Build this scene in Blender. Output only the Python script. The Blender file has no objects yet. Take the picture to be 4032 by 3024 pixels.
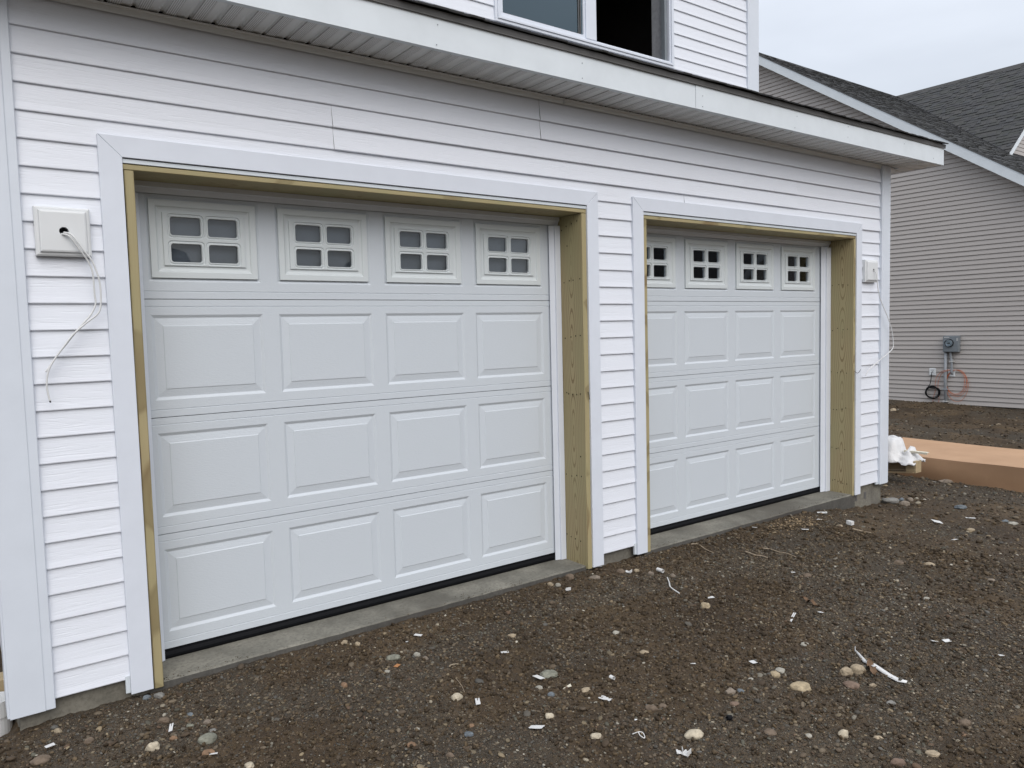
import bpy, math, random
import numpy as np
from mathutils import Vector, Matrix, Quaternion

scene = bpy.context.scene
COL = scene.collection
R = math.radians

# ------------------------------------------------------------------ camera
cam_d = bpy.data.cameras.new('camera')
cam = bpy.data.objects.new('camera', cam_d); COL.objects.link(cam)
YAW, PITCH, ROLL, FPX = 0.63219, -0.07000, -0.02502, 2988.03270
_f = Vector((math.sin(YAW)*math.cos(PITCH), math.cos(YAW)*math.cos(PITCH), math.sin(PITCH)))
_r = Vector((math.cos(YAW), -math.sin(YAW), 0)); _u = _r.cross(_f)
_r2 = _r*math.cos(ROLL) + _u*math.sin(ROLL); _u2 = -_r*math.sin(ROLL) + _u*math.cos(ROLL)
mw = Matrix((( _r2.x, _u2.x, -_f.x, -0.59545), (_r2.y, _u2.y, -_f.y, -3.45347), (_r2.z, _u2.z, -_f.z, 1.41906), (0, 0, 0, 1)))
cam.matrix_world = mw
cam_d.sensor_fit = 'HORIZONTAL'; cam_d.sensor_width = 36.0
cam_d.lens = 36.0*FPX/4032.0
cam_d.clip_start = 0.05; cam_d.clip_end = 2000
scene.camera = cam
CAM = Vector((-0.59545, -3.45347, 1.41906))

# ------------------------------------------------------------------ world: overcast sky
SUN_EL, SUN_AZ = R(43), R(196)           # azimuth clockwise from +Y; 190 = behind the camera
w = bpy.data.worlds.new('World'); scene.world = w; w.use_nodes = True
nt = w.node_tree; nt.nodes.clear()
def N(nt, t, **kw):
    n = nt.nodes.new(t)
    for k, v in kw.items():
        if k.startswith('i_'):
            n.inputs[k[2:].replace('_', ' ')].default_value = v
        else: setattr(n, k, v)
    return n
def Lk(nt, a, b): nt.links.new(a, b)
out = N(nt, 'ShaderNodeOutputWorld')
sky = N(nt, 'ShaderNodeTexSky', sky_type='NISHITA', sun_disc=False, sun_elevation=SUN_EL, sun_rotation=SUN_AZ)
sky.dust_density = 4.0
bg1 = N(nt, 'ShaderNodeBackground'); bg1.inputs['Strength'].default_value = 0.05
Lk(nt, sky.outputs[0], bg1.inputs['Color'])
tc = N(nt, 'ShaderNodeTexCoord'); sep = N(nt, 'ShaderNodeSeparateXYZ'); Lk(nt, tc.outputs['Generated'], sep.inputs[0])
mx = N(nt, 'ShaderNodeMath', operation='MAXIMUM'); mx.inputs[1].default_value = 0.0; Lk(nt, sep.outputs['Z'], mx.inputs[0])
grad = N(nt, 'ShaderNodeMath', operation='MULTIPLY_ADD'); grad.inputs[1].default_value = 1.15; grad.inputs[2].default_value = 0.42
Lk(nt, mx.outputs[0], grad.inputs[0])        # overcast: the zenith is brighter than the horizon
mp = N(nt, 'ShaderNodeMapping'); mp.inputs['Scale'].default_value = (1.6, 1.6, 5.0); Lk(nt, tc.outputs['Generated'], mp.inputs[0])
cn = N(nt, 'ShaderNodeTexNoise'); cn.inputs['Scale'].default_value = 2.2; cn.inputs['Detail'].default_value = 4; cn.inputs['Roughness'].default_value = .5
Lk(nt, mp.outputs[0], cn.inputs['Vector'])
cr = N(nt, 'ShaderNodeMapRange'); cr.inputs['From Min'].default_value = .3; cr.inputs['From Max'].default_value = .7
cr.inputs['To Min'].default_value = .90; cr.inputs['To Max'].default_value = 1.06; Lk(nt, cn.outputs[0], cr.inputs[0])
m2 = N(nt, 'ShaderNodeMath', operation='MULTIPLY'); Lk(nt, grad.outputs[0], m2.inputs[0]); Lk(nt, cr.outputs[0], m2.inputs[1])
bg2 = N(nt, 'ShaderNodeBackground'); bg2.inputs['Color'].default_value = (0.905, 0.94, 1.0, 1); Lk(nt, m2.outputs[0], bg2.inputs['Strength'])
ad = N(nt, 'ShaderNodeAddShader'); Lk(nt, bg1.outputs[0], ad.inputs[0]); Lk(nt, bg2.outputs[0], ad.inputs[1]); Lk(nt, ad.outputs[0], out.inputs[0])

# ------------------------------------------------------------------ sun: very soft, through the cloud layer
sd = bpy.data.lights.new('sun', 'SUN'); sd.energy = 1.35; sd.angle = R(56); sd.color = (1.0, 0.99, 0.985)
sun = bpy.data.objects.new('sun', sd); COL.objects.link(sun)
sv = Vector((math.sin(SUN_AZ)*math.cos(SUN_EL), math.cos(SUN_AZ)*math.cos(SUN_EL), math.sin(SUN_EL)))
sun.rotation_euler = sv.to_track_quat('Z', 'Y').to_euler(); sun.location = (0, -10, 20)
scene.view_settings.view_transform = 'Standard'; scene.view_settings.look = 'None'
scene.view_settings.exposure = 0.0; scene.view_settings.gamma = 1.0
scene.view_settings.use_curve_mapping = False
scene.render.engine = 'CYCLES'
scene.render.resolution_x = 1024; scene.render.resolution_y = 768

# ------------------------------------------------------------------ numpy noise
def _h(ix, iy, s):
    n = (ix.astype(np.int64)*374761393 + iy.astype(np.int64)*668265263 + s*1442695041) & 0x7fffffff
    n = ((n ^ (n >> 13))*1274126177) & 0x7fffffff
    n = n ^ (n >> 16)
    return (n & 0xffff)/65535.0
def vnoise(x, y, s=0):
    x = np.asarray(x, float); y = np.asarray(y, float)
    ix = np.floor(x); iy = np.floor(y); fx = x-ix; fy = y-iy
    fx = fx*fx*(3-2*fx); fy = fy*fy*(3-2*fy)
    a = _h(ix, iy, s); b = _h(ix+1, iy, s); c = _h(ix, iy+1, s); d = _h(ix+1, iy+1, s)
    return (a*(1-fx)+b*fx)*(1-fy) + (c*(1-fx)+d*fx)*fy
def fbm(x, y, sc, oc=4, s=0, g=.5):
    t = 0; a = 1; tot = 0
    for i in range(oc):
        t = t + a*vnoise(x*sc+i*17.3, y*sc-i*9.1, s+i); tot += a; a *= g; sc *= 2.03
    return t/tot
def sm(a, b, x):
    t = np.clip((np.asarray(x, float)-a)/(b-a), 0, 1); return t*t*(3-2*t)
def gravel_mask(x, y):
    """where washed gravel lies bare on the brown dirt"""
    n = fbm(x, y, 1.1, 3, 21)
    band = np.exp(-((y+.42+.10*np.sin(x*2.3))/.16)**2)*sm(.1, .6, x)*(1-sm(4.6, 5.4, x))*.22
    right = sm(5.8, 7.0, x)*(1-sm(8.5, 11, x))*.12
    return sm(.50, .62, n+band+right)
def ground_z(x, y):
    x = np.asarray(x, float); y = np.asarray(y, float)
    z = -.085 - .12*sm(4.6, 6.0, x) - .05*sm(6., 9., x) - .20*sm(9, 16, x) - .02*sm(.2, 1.5, -y)
    z = z + .006*(1-sm(.02, .22, -y))*(1-sm(4.0, 4.8, x))*sm(-.1, .3, x)          # dirt heaped against the slab
    z = z + (fbm(x, y, 1.3, 3, 3)-.5)*.065*sm(.0, .5, -y+np.maximum(0, x-6))
    z = z + (fbm(x, y, 9, 3, 5)-.5)*.016
    far = sm(8.6, 10, x)*(1-sm(16.3, 17, x))
    z = z + far*(.035*np.sin(x*5.1+1.2*fbm(x, y, .6, 2, 8)*6) + (fbm(x*1.0, y*.35, 5, 3, 12)-.5)*.16)
    z = z - .15*np.exp(-((x+.58)/.13)**2-((y-.30)/.20)**2)
    bank = np.exp(-((x-16.4)/.5)**2)*(.05+.10*fbm(x, y, 1.2, 3, 31))
    z = z + bank*sm(3.2, 4.4, y)
    return z
def ground_fine(x, y):
    g = gravel_mask(x, y)
    z = (fbm(x, y, 42, 3, 40, .6)-.5)*(.012+.006*g)
    cl = vnoise(x*31, y*31, 51)
    z = z + (np.abs(vnoise(x*75, y*75, 61)-.5)*2)*.0045
    return z + np.maximum(0, cl-.66)*.035*(1-.5*g)
def gzf(x, y): return float(ground_z(x, y)+ground_fine(x, y))

# ------------------------------------------------------------------ mesh helpers
class MB:
    def __init__(s): s.v = []; s.f = []; s.m = []; s.mi = 0
    def add(s, vs, fs):
        o = len(s.v); s.v += [tuple(map(float, p)) for p in vs]
        s.f += [tuple(i+o for i in f) for f in fs]; s.m += [s.mi]*len(fs); return s
    def box(s, x0, x1, y0, y1, z0, z1):
        return s.add([(x0,y0,z0),(x1,y0,z0),(x1,y1,z0),(x0,y1,z0),(x0,y0,z1),(x1,y0,z1),(x1,y1,z1),(x0,y1,z1)],
                     [(0,3,2,1),(4,5,6,7),(0,1,5,4),(1,2,6,5),(2,3,7,6),(3,0,4,7)])
    def prism(s, prof, a, b, axis='x', cap=True):
        """closed profile extruded along an axis; prof = (y,z) for x, (x,z) for y, (x,y) for z"""
        def P(p, t):
            return (t, p[0], p[1]) if axis == 'x' else (p[0], t, p[1]) if axis == 'y' else (p[0], p[1], t)
        n = len(prof); vs = [P(p, a) for p in prof] + [P(p, b) for p in prof]
        fs = [(i, (i+1) % n, n+(i+1) % n, n+i) for i in range(n)]
        if cap: fs += [tuple(range(n-1, -1, -1)), tuple(range(n, 2*n))]
        return s.add(vs, fs)
    def build(s, name, mat, parent=None, label=None, smooth=False, bevel=0, kind=None, origin=None, fixn=True):
        v = np.array(s.v, float)
        o = np.array(origin, float) if origin is not None else np.array([(v[:,0].min()+v[:,0].max())/2, (v[:,1].min()+v[:,1].max())/2, v[:,2].min()])
        me = bpy.data.meshes.new(name); me.from_pydata((v-o).tolist(), [], s.f)
        mats = mat if isinstance(mat, (list, tuple)) else [mat]
        for q in mats: me.materials.append(q)
        if len(mats) > 1: me.polygons.foreach_set('material_index', s.m)
        if fixn:
            import bmesh
            bm = bmesh.new(); bm.from_mesh(me); bmesh.ops.recalc_face_normals(bm, faces=bm.faces[:]); bm.to_mesh(me); bm.free()
        if smooth: me.polygons.foreach_set('use_smooth', [True]*len(me.polygons))
        me.update()
        ob = bpy.data.objects.new(name, me); COL.objects.link(ob); ob.location = tuple(o)
        put(ob, parent)
        if label: ob['label'] = label
        if kind: ob['kind'] = kind
        if bevel:
            b = ob.modifiers.new('edge', 'BEVEL'); b.width = bevel; b.segments = 2; b.limit_method = 'ANGLE'; b.angle_limit = R(40)
        return ob
WLOC = {}
def wloc(o): return WLOC.get(o.name, Vector(o.location))
def put(ob, parent):
    """parent ob, keeping its world place (parents are never rotated)"""
    wl = Vector(ob.location); WLOC[ob.name] = wl
    if parent is not None:
        ob.parent = parent; ob.location = wl - wloc(parent)
def thing(name, label, cat, loc, group=None):
    o = bpy.data.objects.new(name, None); COL.objects.link(o); o.location = loc; o.empty_display_size = .2
    WLOC[o.name] = Vector(loc); tag(o, label, cat, group); return o
def tag(o, label, cat, group=None):
    o['label'] = label; o['category'] = cat
    if group: o['group'] = group
def struct(o): o['kind'] = 'structure'; return o
def inst(src, loc, parent=None, name=None, rot=None):
    c = src.copy(); 
    if name: c.name = name
    COL.objects.link(c); c.parent = None; c.location = loc
    if rot is not None: c.rotation_euler = rot
    put(c, parent); return c
def tube_mesh(pts, r, sides=8, mb=None, smooth_n=6, taper=None, closed=False):
    P = [Vector(p) for p in pts]
    if smooth_n > 1 and len(P) > 2:
        Q = []
        for i in range(len(P)-1):
            p0 = P[max(i-1, 0)]; p1 = P[i]; p2 = P[i+1]; p3 = P[min(i+2, len(P)-1)]
            for k in range(smooth_n):
                t = k/smooth_n
                Q.append(.5*((2*p1)+(-p0+p2)*t+(2*p0-5*p1+4*p2-p3)*t*t+(-p0+3*p1-3*p2+p3)*t**3))
        Q.append(P[-1]); P = Q
    mb = mb or MB(); vs = []; fs = []; n = len(P); up = None
    for i, p in enumerate(P):
        t = (P[min(i+1, n-1)]-P[max(i-1, 0)]).normalized()
        if up is None: up = t.orthogonal().normalized()
        up = (up - t*up.dot(t)).normalized(); b = t.cross(up)
        rr = r*(taper(i/(n-1)) if taper else 1)
        for k in range(sides):
            a = 2*math.pi*k/sides; vs.append(p+(up*math.cos(a)+b*math.sin(a))*rr)
    for i in range(n-1):
        for k in range(sides):
            fs.append((i*sides+k, i*sides+(k+1) % sides, (i+1)*sides+(k+1) % sides, (i+1)*sides+k))
    fs += [tuple(range(sides-1, -1, -1)), tuple(range((n-1)*sides, n*sides))]
    mb.add(vs, fs); return mb

# ------------------------------------------------------------------ materials
def mat(name, base=(.5,.5,.5), rough=.5, spec=.5, **kw):
    m = bpy.data.materials.new(name); m.use_nodes = True; nt = m.node_tree
    b = nt.nodes['Principled BSDF']; b.inputs['Base Color'].default_value = (*base, 1); b.inputs['Roughness'].default_value = rough
    b.inputs['Specular IOR Level'].default_value = spec
    return m, nt, b
def ramp(nt, fac, stops, interp='LINEAR'):
    r = nt.nodes.new('ShaderNodeValToRGB'); r.color_ramp.interpolation = interp
    while len(r.color_ramp.elements) < len(stops): r.color_ramp.elements.new(.5)
    for e, (p, c) in zip(r.color_ramp.elements, stops): e.position = p; e.color = (*c, 1) if len(c) == 3 else c
    nt.links.new(fac, r.inputs[0]); return r.outputs[0]
def pos(nt, scale=(1,1,1), src='pos', rot=(0,0,0)):
    if src == 'pos': s = nt.nodes.new('ShaderNodeNewGeometry').outputs['Position']
    else: s = nt.nodes.new('ShaderNodeTexCoord').outputs['Object']
    m = nt.nodes.new('ShaderNodeMapping'); m.inputs['Scale'].default_value = scale; m.inputs['Rotation'].default_value = rot
    nt.links.new(s, m.inputs[0]); return m.outputs[0]
def noise(nt, vec, scale, detail=3, rough=.5, dist=0.0):
    n = nt.nodes.new('ShaderNodeTexNoise'); n.inputs['Scale'].default_value = scale; n.inputs['Detail'].default_value = detail
    n.inputs['Roughness'].default_value = rough; n.inputs['Distortion'].default_value = dist
    nt.links.new(vec, n.inputs['Vector']); return n.outputs[0]
def bump(nt, b, h, strength=.3, dist=.002, prev=None):
    n = nt.nodes.new('ShaderNodeBump'); n.inputs['Strength'].default_value = strength; n.inputs['Distance'].default_value = dist
    nt.links.new(h, n.inputs['Height'])
    if prev is not None: nt.links.new(prev, n.inputs['Normal'])
    nt.links.new(n.outputs[0], b.inputs['Normal']); return n.outputs[0]
def mixc(nt, fac, a, b, blend='MIX'):
    n = nt.nodes.new('ShaderNodeMix'); n.data_type = 'RGBA'; n.blend_type = blend
    for sock, val in ((n.inputs[0], fac), (n.inputs[6], a), (n.inputs[7], b)):
        if hasattr(val, 'is_output'): nt.links.new(val, sock)
        else: sock.default_value = val if isinstance(val, (int, float)) else (*val, 1)
    return n.outputs[2]
def math_(nt, op, a, b=0.0, c=0.0):
    n = nt.nodes.new('ShaderNodeMath'); n.operation = op
    for i, val in enumerate((a, b, c)):
        if hasattr(val, 'is_output'): nt.links.new(val, n.inputs[i])
        else: n.inputs[i].default_value = val
    return n.outputs[0]

def siding_mat(name, base, grain_axis='x', strength=.55):
    m, nt, b = mat(name, base, .42, .45)
    sc = (5, 5, 105) if grain_axis == 'x' else (105, 5, 5)
    p = pos(nt, sc); n1 = noise(nt, p, 1.0, 3, .55, .9)
    h = ramp(nt, n1, [(.34, (0,0,0)), (.47, (1,1,1)), (.53, (1,1,1)), (.70, (.25,.25,.25))])
    n2 = noise(nt, pos(nt, (1.1, 1.1, 7)), 1.0, 2)
    bump(nt, b, h, strength, .0011, bump(nt, b, n2, .35, .006))
    v = noise(nt, pos(nt, (.9, .9, 2.5)), 1.3, 4)
    c = mixc(nt, math_(nt, 'MULTIPLY', v, .10), base, tuple(x*.82 for x in base)); nt.links.new(c, b.inputs['Base Color'])
    return m
M = {}
M['siding'] = siding_mat('white_vinyl_siding', (.73, .76, .82), strength=.42)
M['taupe'] = siding_mat('taupe_vinyl_siding', (.405, .377, .355), strength=.3)
def plain(name, base, rough=.45, spec=.5, var=.06, bs=.0, bscale=60, scale=6):
    m, nt, b = mat(name, base, rough, spec)
    n = noise(nt, pos(nt), scale, 5, .6)
    f = nt.nodes.new('ShaderNodeMapRange'); f.inputs[1].default_value = .35; f.inputs[2].default_value = .7; nt.links.new(n, f.inputs[0])
    c = mixc(nt, f.outputs[0], base, tuple(x*(1-var) for x in base)); nt.links.new(c, b.inputs['Base Color'])
    if bs: bump(nt, b, noise(nt, pos(nt), bscale, 3), bs, .001)
    return m
M['trim'] = plain('white_pvc_trim', (.67, .71, .78), .38, .45, .05, .12, 8)
M['post'] = plain('white_corner_post', (.64, .685, .75), .40, .45, .05, .1, 6)
M['fascia'] = plain('white_aluminium_fascia', (.67, .72, .755), .42, .5, .07, .2, 5)
M['soffit_plain'] = plain('white_vinyl_soffit_plain', (.75, .77, .77), .5, .4, .05)
M['jchannel'] = plain('bluish_white_channel', (.62, .67, .71), .35, .5, .04)
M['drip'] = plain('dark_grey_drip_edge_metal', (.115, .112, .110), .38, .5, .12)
M['black'] = plain('black_rubber', (.004, .0045, .006), .7, .15, .1)
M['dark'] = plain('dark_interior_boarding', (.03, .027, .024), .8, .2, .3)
M['membrane'] = plain('dark_roof_underlay', (.02, .02, .022), .8, .2, .2)
M['blockvinyl'] = plain('off_white_mounting_block_vinyl', (.67, .69, .70), .4, .45, .04)
M['cable'] = plain('white_cable_jacket', (.66, .67, .67), .45, .5, .1)
M['metergrey'] = plain('grey_painted_steel', (.19, .215, .235), .45, .5, .12)
M['pvcgrey'] = plain('grey_pvc_conduit', (.27, .29, .31), .45, .5, .12)
M['orange'] = plain('orange_cable', (.50, .14, .055), .5, .4, .1)
M['scrap'] = plain('white_vinyl_scrap', (.64, .64, .63), .45, .4, .10, 0, 60, 60)
M['cream'] = plain('cream_vinyl_scrap', (.66, .62, .50), .5, .4, .10)
M['orangechip'] = plain('orange_plastic', (.38, .17, .06), .5, .4, .1)
M['beigepaint'] = plain('cream_pine_lumber', (.42, .33, .20), .6, .3, .2, 0, 60, 30)
M['palegrey'] = plain('pale_grey_glazing_film', (.40, .435, .50), .5, .3, .15)

# soffit with punched vent holes
m, nt, b = mat('white_vinyl_soffit_vented', (.62, .64, .63), .5, .4)
px = nt.nodes.new('ShaderNodeNewGeometry'); sp = nt.nodes.new('ShaderNodeSeparateXYZ'); nt.links.new(px.outputs['Position'], sp.inputs[0])
rowx = math_(nt, 'FRACT', math_(nt, 'MULTIPLY', sp.outputs[0], 125.0)); coly = math_(nt, 'FRACT', math_(nt, 'MULTIPLY', sp.outputs[1], 150.0))
hole = math_(nt, 'MULTIPLY', math_(nt, 'LESS_THAN', rowx, .42), math_(nt, 'LESS_THAN', coly, .45))
inx = math_(nt, 'FRACT', math_(nt, 'MULTIPLY', math_(nt, 'ADD', sp.outputs[0], .033), 1/.1045))
band = math_(nt, 'MULTIPLY', math_(nt, 'GREATER_THAN', inx, .12), math_(nt, 'LESS_THAN', inx, .62))
c = mixc(nt, math_(nt, 'MULTIPLY', hole, band), (.73, .75, .75), (.08, .06, .06)); nt.links.new(c, b.inputs['Base Color'])
M['soffit'] = m

# embossed steel door skin
m, nt, b = mat('white_embossed_steel_door', (.66, .685, .715), .40, .45)
g1 = noise(nt, pos(nt, (55, 55, 330)), 1.0, 2, .5, .4)
h = ramp(nt, g1, [(.42, (0,0,0)), (.56, (1,1,1))])
bump(nt, b, h, .38, .0006)
v = noise(nt, pos(nt), 2.2, 5, .6); c = mixc(nt, math_(nt, 'MULTIPLY', v, .14), (.565, .61, .655), (.50, .54, .575)); nt.links.new(c, b.inputs['Base Color'])
M['door'] = m
m, nt, b = mat('off_white_plastic_window_frame', (.60, .645, .66), .42, .45); M['winframe'] = m
g1 = noise(nt, pos(nt, (20, 20, 260)), 1.0, 2); bump(nt, b, g1, .18, .0006)

# glass: thin sheet, mirror by Fresnel over clear
def glass(name, tint=(.75,.8,.8), ior=1.52, extra=1.0, gcol=(.95,.97,1)):
    m = bpy.data.materials.new(name); m.use_nodes = True; nt = m.node_tree; nt.nodes.clear()
    o = nt.nodes.new('ShaderNodeOutputMaterial'); t = nt.nodes.new('ShaderNodeBsdfTransparent'); t.inputs[0].default_value = (*tint, 1)
    g = nt.nodes.new('ShaderNodeBsdfGlossy'); g.inputs['Roughness'].default_value = .015; g.inputs['Color'].default_value = (*gcol, 1)
    fr = nt.nodes.new('ShaderNodeFresnel'); fr.inputs[0].default_value = ior
    nz = noise(nt, pos(nt), 3.0, 2); bp = nt.nodes.new('ShaderNodeBump'); bp.inputs['Strength'].default_value = .05; bp.inputs['Distance'].default_value = .01
    nt.links.new(nz, bp.inputs['Height']); nt.links.new(bp.outputs[0], g.inputs['Normal'])
    k = math_(nt, 'MINIMUM', math_(nt, 'MULTIPLY', fr.outputs[0], extra), 1.0)
    mx = nt.nodes.new('ShaderNodeMixShader'); nt.links.new(k, mx.inputs[0]); nt.links.new(t.outputs[0], mx.inputs[1]); nt.links.new(g.outputs[0], mx.inputs[2])
    nt.links.new(mx.outputs[0], o.inputs[0]); return m
M['glass'] = glass('clear_door_glazing', (.74,.76,.77), 1.5, 1.05)
M['glass_up'] = glass('coated_window_glass', (.6,.68,.70), 1.6, 2.0, (.70,.90,1.0))
M['meterglass'] = glass('meter_glass', (.8,.85,.88), 1.5, 2.0)

# treated pine, cathedral grain running along Z or X
def wood(name, along='z', cx=0., light=(.41,.345,.195), dark=(.16,.105,.05), green=(.31,.285,.155)):
    m, nt, b = mat(name, light, .62, .3)
    g = nt.nodes.new('ShaderNodeNewGeometry'); s = nt.nodes.new('ShaderNodeSeparateXYZ'); nt.links.new(g.outputs['Position'], s.inputs[0])
    lng = s.outputs[2] if along == 'z' else s.outputs[0]
    wig = noise(nt, pos(nt, (3, 3, .8) if along == 'z' else (.8, 3, 3)), 1.0, 2)
    acr = math_(nt, 'ADD', math_(nt, 'SUBTRACT', s.outputs[1], cx), math_(nt, 'MULTIPLY', math_(nt, 'SUBTRACT', wig, .5), .05))
    a2 = math_(nt, 'MULTIPLY', acr, acr)
    # nested tall ellipses: rings of a plain-sawn board
    ph = math_(nt, 'MULTIPLY', lng, 1.9)
    lob = math_(nt, 'ABSOLUTE', math_(nt, 'SUBTRACT', math_(nt, 'FRACT', ph), .5))
    rad = math_(nt, 'SQRT', math_(nt, 'ADD', math_(nt, 'MULTIPLY', a2, 900.0), math_(nt, 'MULTIPLY', math_(nt, 'MULTIPLY', lob, lob), 5.0)))
    ring = math_(nt, 'SINE', math_(nt, 'MULTIPLY', rad, 15.0))
    fine = noise(nt, pos(nt, (160, 160, 3) if along == 'z' else (3, 160, 160)), 1.0, 3)
    r1 = ramp(nt, ring, [(.0, (0,0,0)), (.62, (.08,.08,.08)), (.88, (1,1,1)), (1.0, (.85,.85,.85))])
    c = mixc(nt, math_(nt, 'MULTIPLY', r1, .8), light, dark)
    c = mixc(nt, math_(nt, 'MULTIPLY', fine, .35), c, dark)
    big = noise(nt, pos(nt, (4, 4, 1.5)), 1.0, 3); c = mixc(nt, ramp(nt, big, [(.35, (0,0,0)), (.75, (.9,.9,.9))]), c, green)
    vo = nt.nodes.new('ShaderNodeTexVoronoi'); vo.inputs['Scale'].default_value = 1.0
    nt.links.new(pos(nt, (9, 9, 3.2) if along == 'z' else (3.2, 9, 9)), vo.inputs['Vector'])
    kn = ramp(nt, vo.outputs['Distance'], [(.0, (1,1,1)), (.035, (1,1,1)), (.075, (0,0,0))])
    sel = math_(nt, 'GREATER_THAN', noise(nt, pos(nt), .9, 0), .60)
    c = mixc(nt, math_(nt, 'MULTIPLY', math_(nt, 'MULTIPLY', kn, sel), .75), c, (.10, .055, .025))
    nt.links.new(c, b.inputs['Base Color']); bump(nt, b, fine, .35, .0008); return m
M['wood_z'] = wood('treated_pine_jamb', 'z', .10)
M['wood_x'] = wood('treated_pine_header', 'x', .11)
M['woodpale'] = wood('pale_crate_pine', 'x', .0, (.34,.26,.16), (.22,.15,.08), (.30,.23,.14))

# concrete
def concrete(name, a=(.29,.275,.245), bb=(.17,.16,.14), stain=(.095,.09,.082)):
    m, nt, b = mat(name, a, .82, .25)
    n1 = noise(nt, pos(nt), 3.5, 7, .62); n2 = noise(nt, pos(nt), 60, 5, .7); n3 = noise(nt, pos(nt), 1.2, 4, .6, .6)
    c = mixc(nt, ramp(nt, n1, [(.38, (0,0,0)), (.62, (1,1,1))]), a, bb)
    c = mixc(nt, ramp(nt, n2, [(.45, (0,0,0)), (.75, (.8,.8,.8))]), c, tuple(x*.6 for x in bb))
    c = mixc(nt, ramp(nt, n3, [(.52, (0,0,0)), (.68, (.75,.75,.75))]), c, stain)
    nt.links.new(c, b.inputs['Base Color']); bump(nt, b, n2, .5, .002); return m
M['concrete'] = concrete('cast_concrete_foundation', (.25,.235,.195), (.15,.14,.115))
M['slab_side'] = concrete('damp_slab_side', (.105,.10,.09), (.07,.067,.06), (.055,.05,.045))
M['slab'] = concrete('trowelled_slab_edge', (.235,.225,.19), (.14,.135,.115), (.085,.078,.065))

# stone palette
PAL = {'beige': (.44,.385,.29), 'tan': (.32,.26,.18), 'yellow': (.37,.30,.195), 'brown': (.14,.105,.075), 'redbrown': (.165,.115,.085),
       'grey': (.19,.185,.17), 'bluegrey': (.13,.15,.165), 'greygreen': (.20,.20,.16), 'greybrown': (.20,.165,.13),
       'rust': (.20,.125,.075), 'paleg': (.32,.305,.26)}
for k, cc in PAL.items():
    m, nt, b = mat('stone_'+k, cc, .72, .3)
    n1 = noise(nt, pos(nt), 45, 5, .65); n2 = noise(nt, pos(nt), 260, 3, .6)
    c = mixc(nt, ramp(nt, n1, [(.35, (0,0,0)), (.65, (1,1,1))]), tuple(x*1.15 for x in cc), tuple(x*.68 for x in cc))
    c = mixc(nt, ramp(nt, n2, [(.6, (0,0,0)), (.7, (.5,.5,.5))]), c, (.05,.04,.03)); nt.links.new(c, b.inputs['Base Color'])
    bump(nt, b, n2, .4, .0015); M['st_'+k] = m

# dirt
m, nt, b = mat('damp_brown_dirt', (.09,.06,.04), .85, .25)
at = nt.nodes.new('ShaderNodeAttribute'); at.attribute_name = 'gravel'
P0 = pos(nt)
n1 = noise(nt, P0, 1.3, 5, .6); n2 = noise(nt, P0, 26, 5, .7); n3 = noise(nt, P0, 170, 4, .7)
c = mixc(nt, ramp(nt, n1, [(.36, (0,0,0)), (.66, (1,1,1))]), (.036,.024,.013), (.096,.066,.036))
c = mixc(nt, ramp(nt, n2, [(.40, (0,0,0)), (.70, (.8,.8,.8))]), c, (.036,.026,.018))
# fine gravel as little cells of many greys
vo = nt.nodes.new('ShaderNodeTexVoronoi'); vo.inputs['Scale'].default_value = 150; nt.links.new(P0, vo.inputs['Vector'])
sv_ = nt.nodes.new('ShaderNodeSeparateColor'); nt.links.new(vo.outputs['Color'], sv_.inputs[0])
gcol = ramp(nt, sv_.outputs[0], [(0, (.03,.024,.018)), (.25, (.065,.05,.038)), (.5, (.10,.085,.07)), (.7, (.075,.078,.075)), (.86, (.15,.12,.085)), (.97, (.30,.26,.20))], 'CONSTANT')
edge = ramp(nt, vo.outputs['Distance'], [(.25, (1,1,1)), (.6, (0,0,0))])
gm = math_(nt, 'ADD', math_(nt, 'MULTIPLY', at.outputs['Fac'], .65), .30)
gsel = math_(nt, 'LESS_THAN', sv_.outputs[1], gm)
c = mixc(nt, math_(nt, 'MULTIPLY', gsel, edge), c, gcol)
c = mixc(nt, math_(nt, 'MULTIPLY', at.outputs['Fac'], .35), c, (.068,.060,.046))
nt.links.new(c, b.inputs['Base Color'])
hh = math_(nt, 'ADD', math_(nt, 'MULTIPLY', n3, .5), math_(nt, 'MULTIPLY', math_(nt, 'MULTIPLY', edge, gsel), .6))
bump(nt, b, hh, 1.0, .007); M['dirt'] = m

# roof shingles
def shingle_mat(name, src):
    m, nt, b = mat(name, (.09,.09,.095), .9, .2)
    if src == 'rand': fac = nt.nodes.new('ShaderNodeObjectInfo').outputs['Random']
    else:
        at = nt.nodes.new('ShaderNodeAttribute'); at.attribute_name = 'tone'; fac = at.outputs['Fac']
    c = ramp(nt, fac, [(0, (.033,.035,.039)), (.3, (.043,.043,.045)), (.55, (.038,.041,.038)), (.8, (.052,.051,.050)), (1, (.044,.048,.053))])
    g = noise(nt, pos(nt), 330, 2, .7); c = mixc(nt, ramp(nt, g, [(.35, (0,0,0)), (.75, (.6,.6,.6))]), c, (.095,.096,.096))
    nt.links.new(c, b.inputs['Base Color']); bump(nt, b, g, .5, .002); return m
M['shingle'] = shingle_mat('granular_asphalt_shingle', 'rand'); M['shingle_s'] = shingle_mat('granular_asphalt_shingle_field', 'attr')

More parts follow.
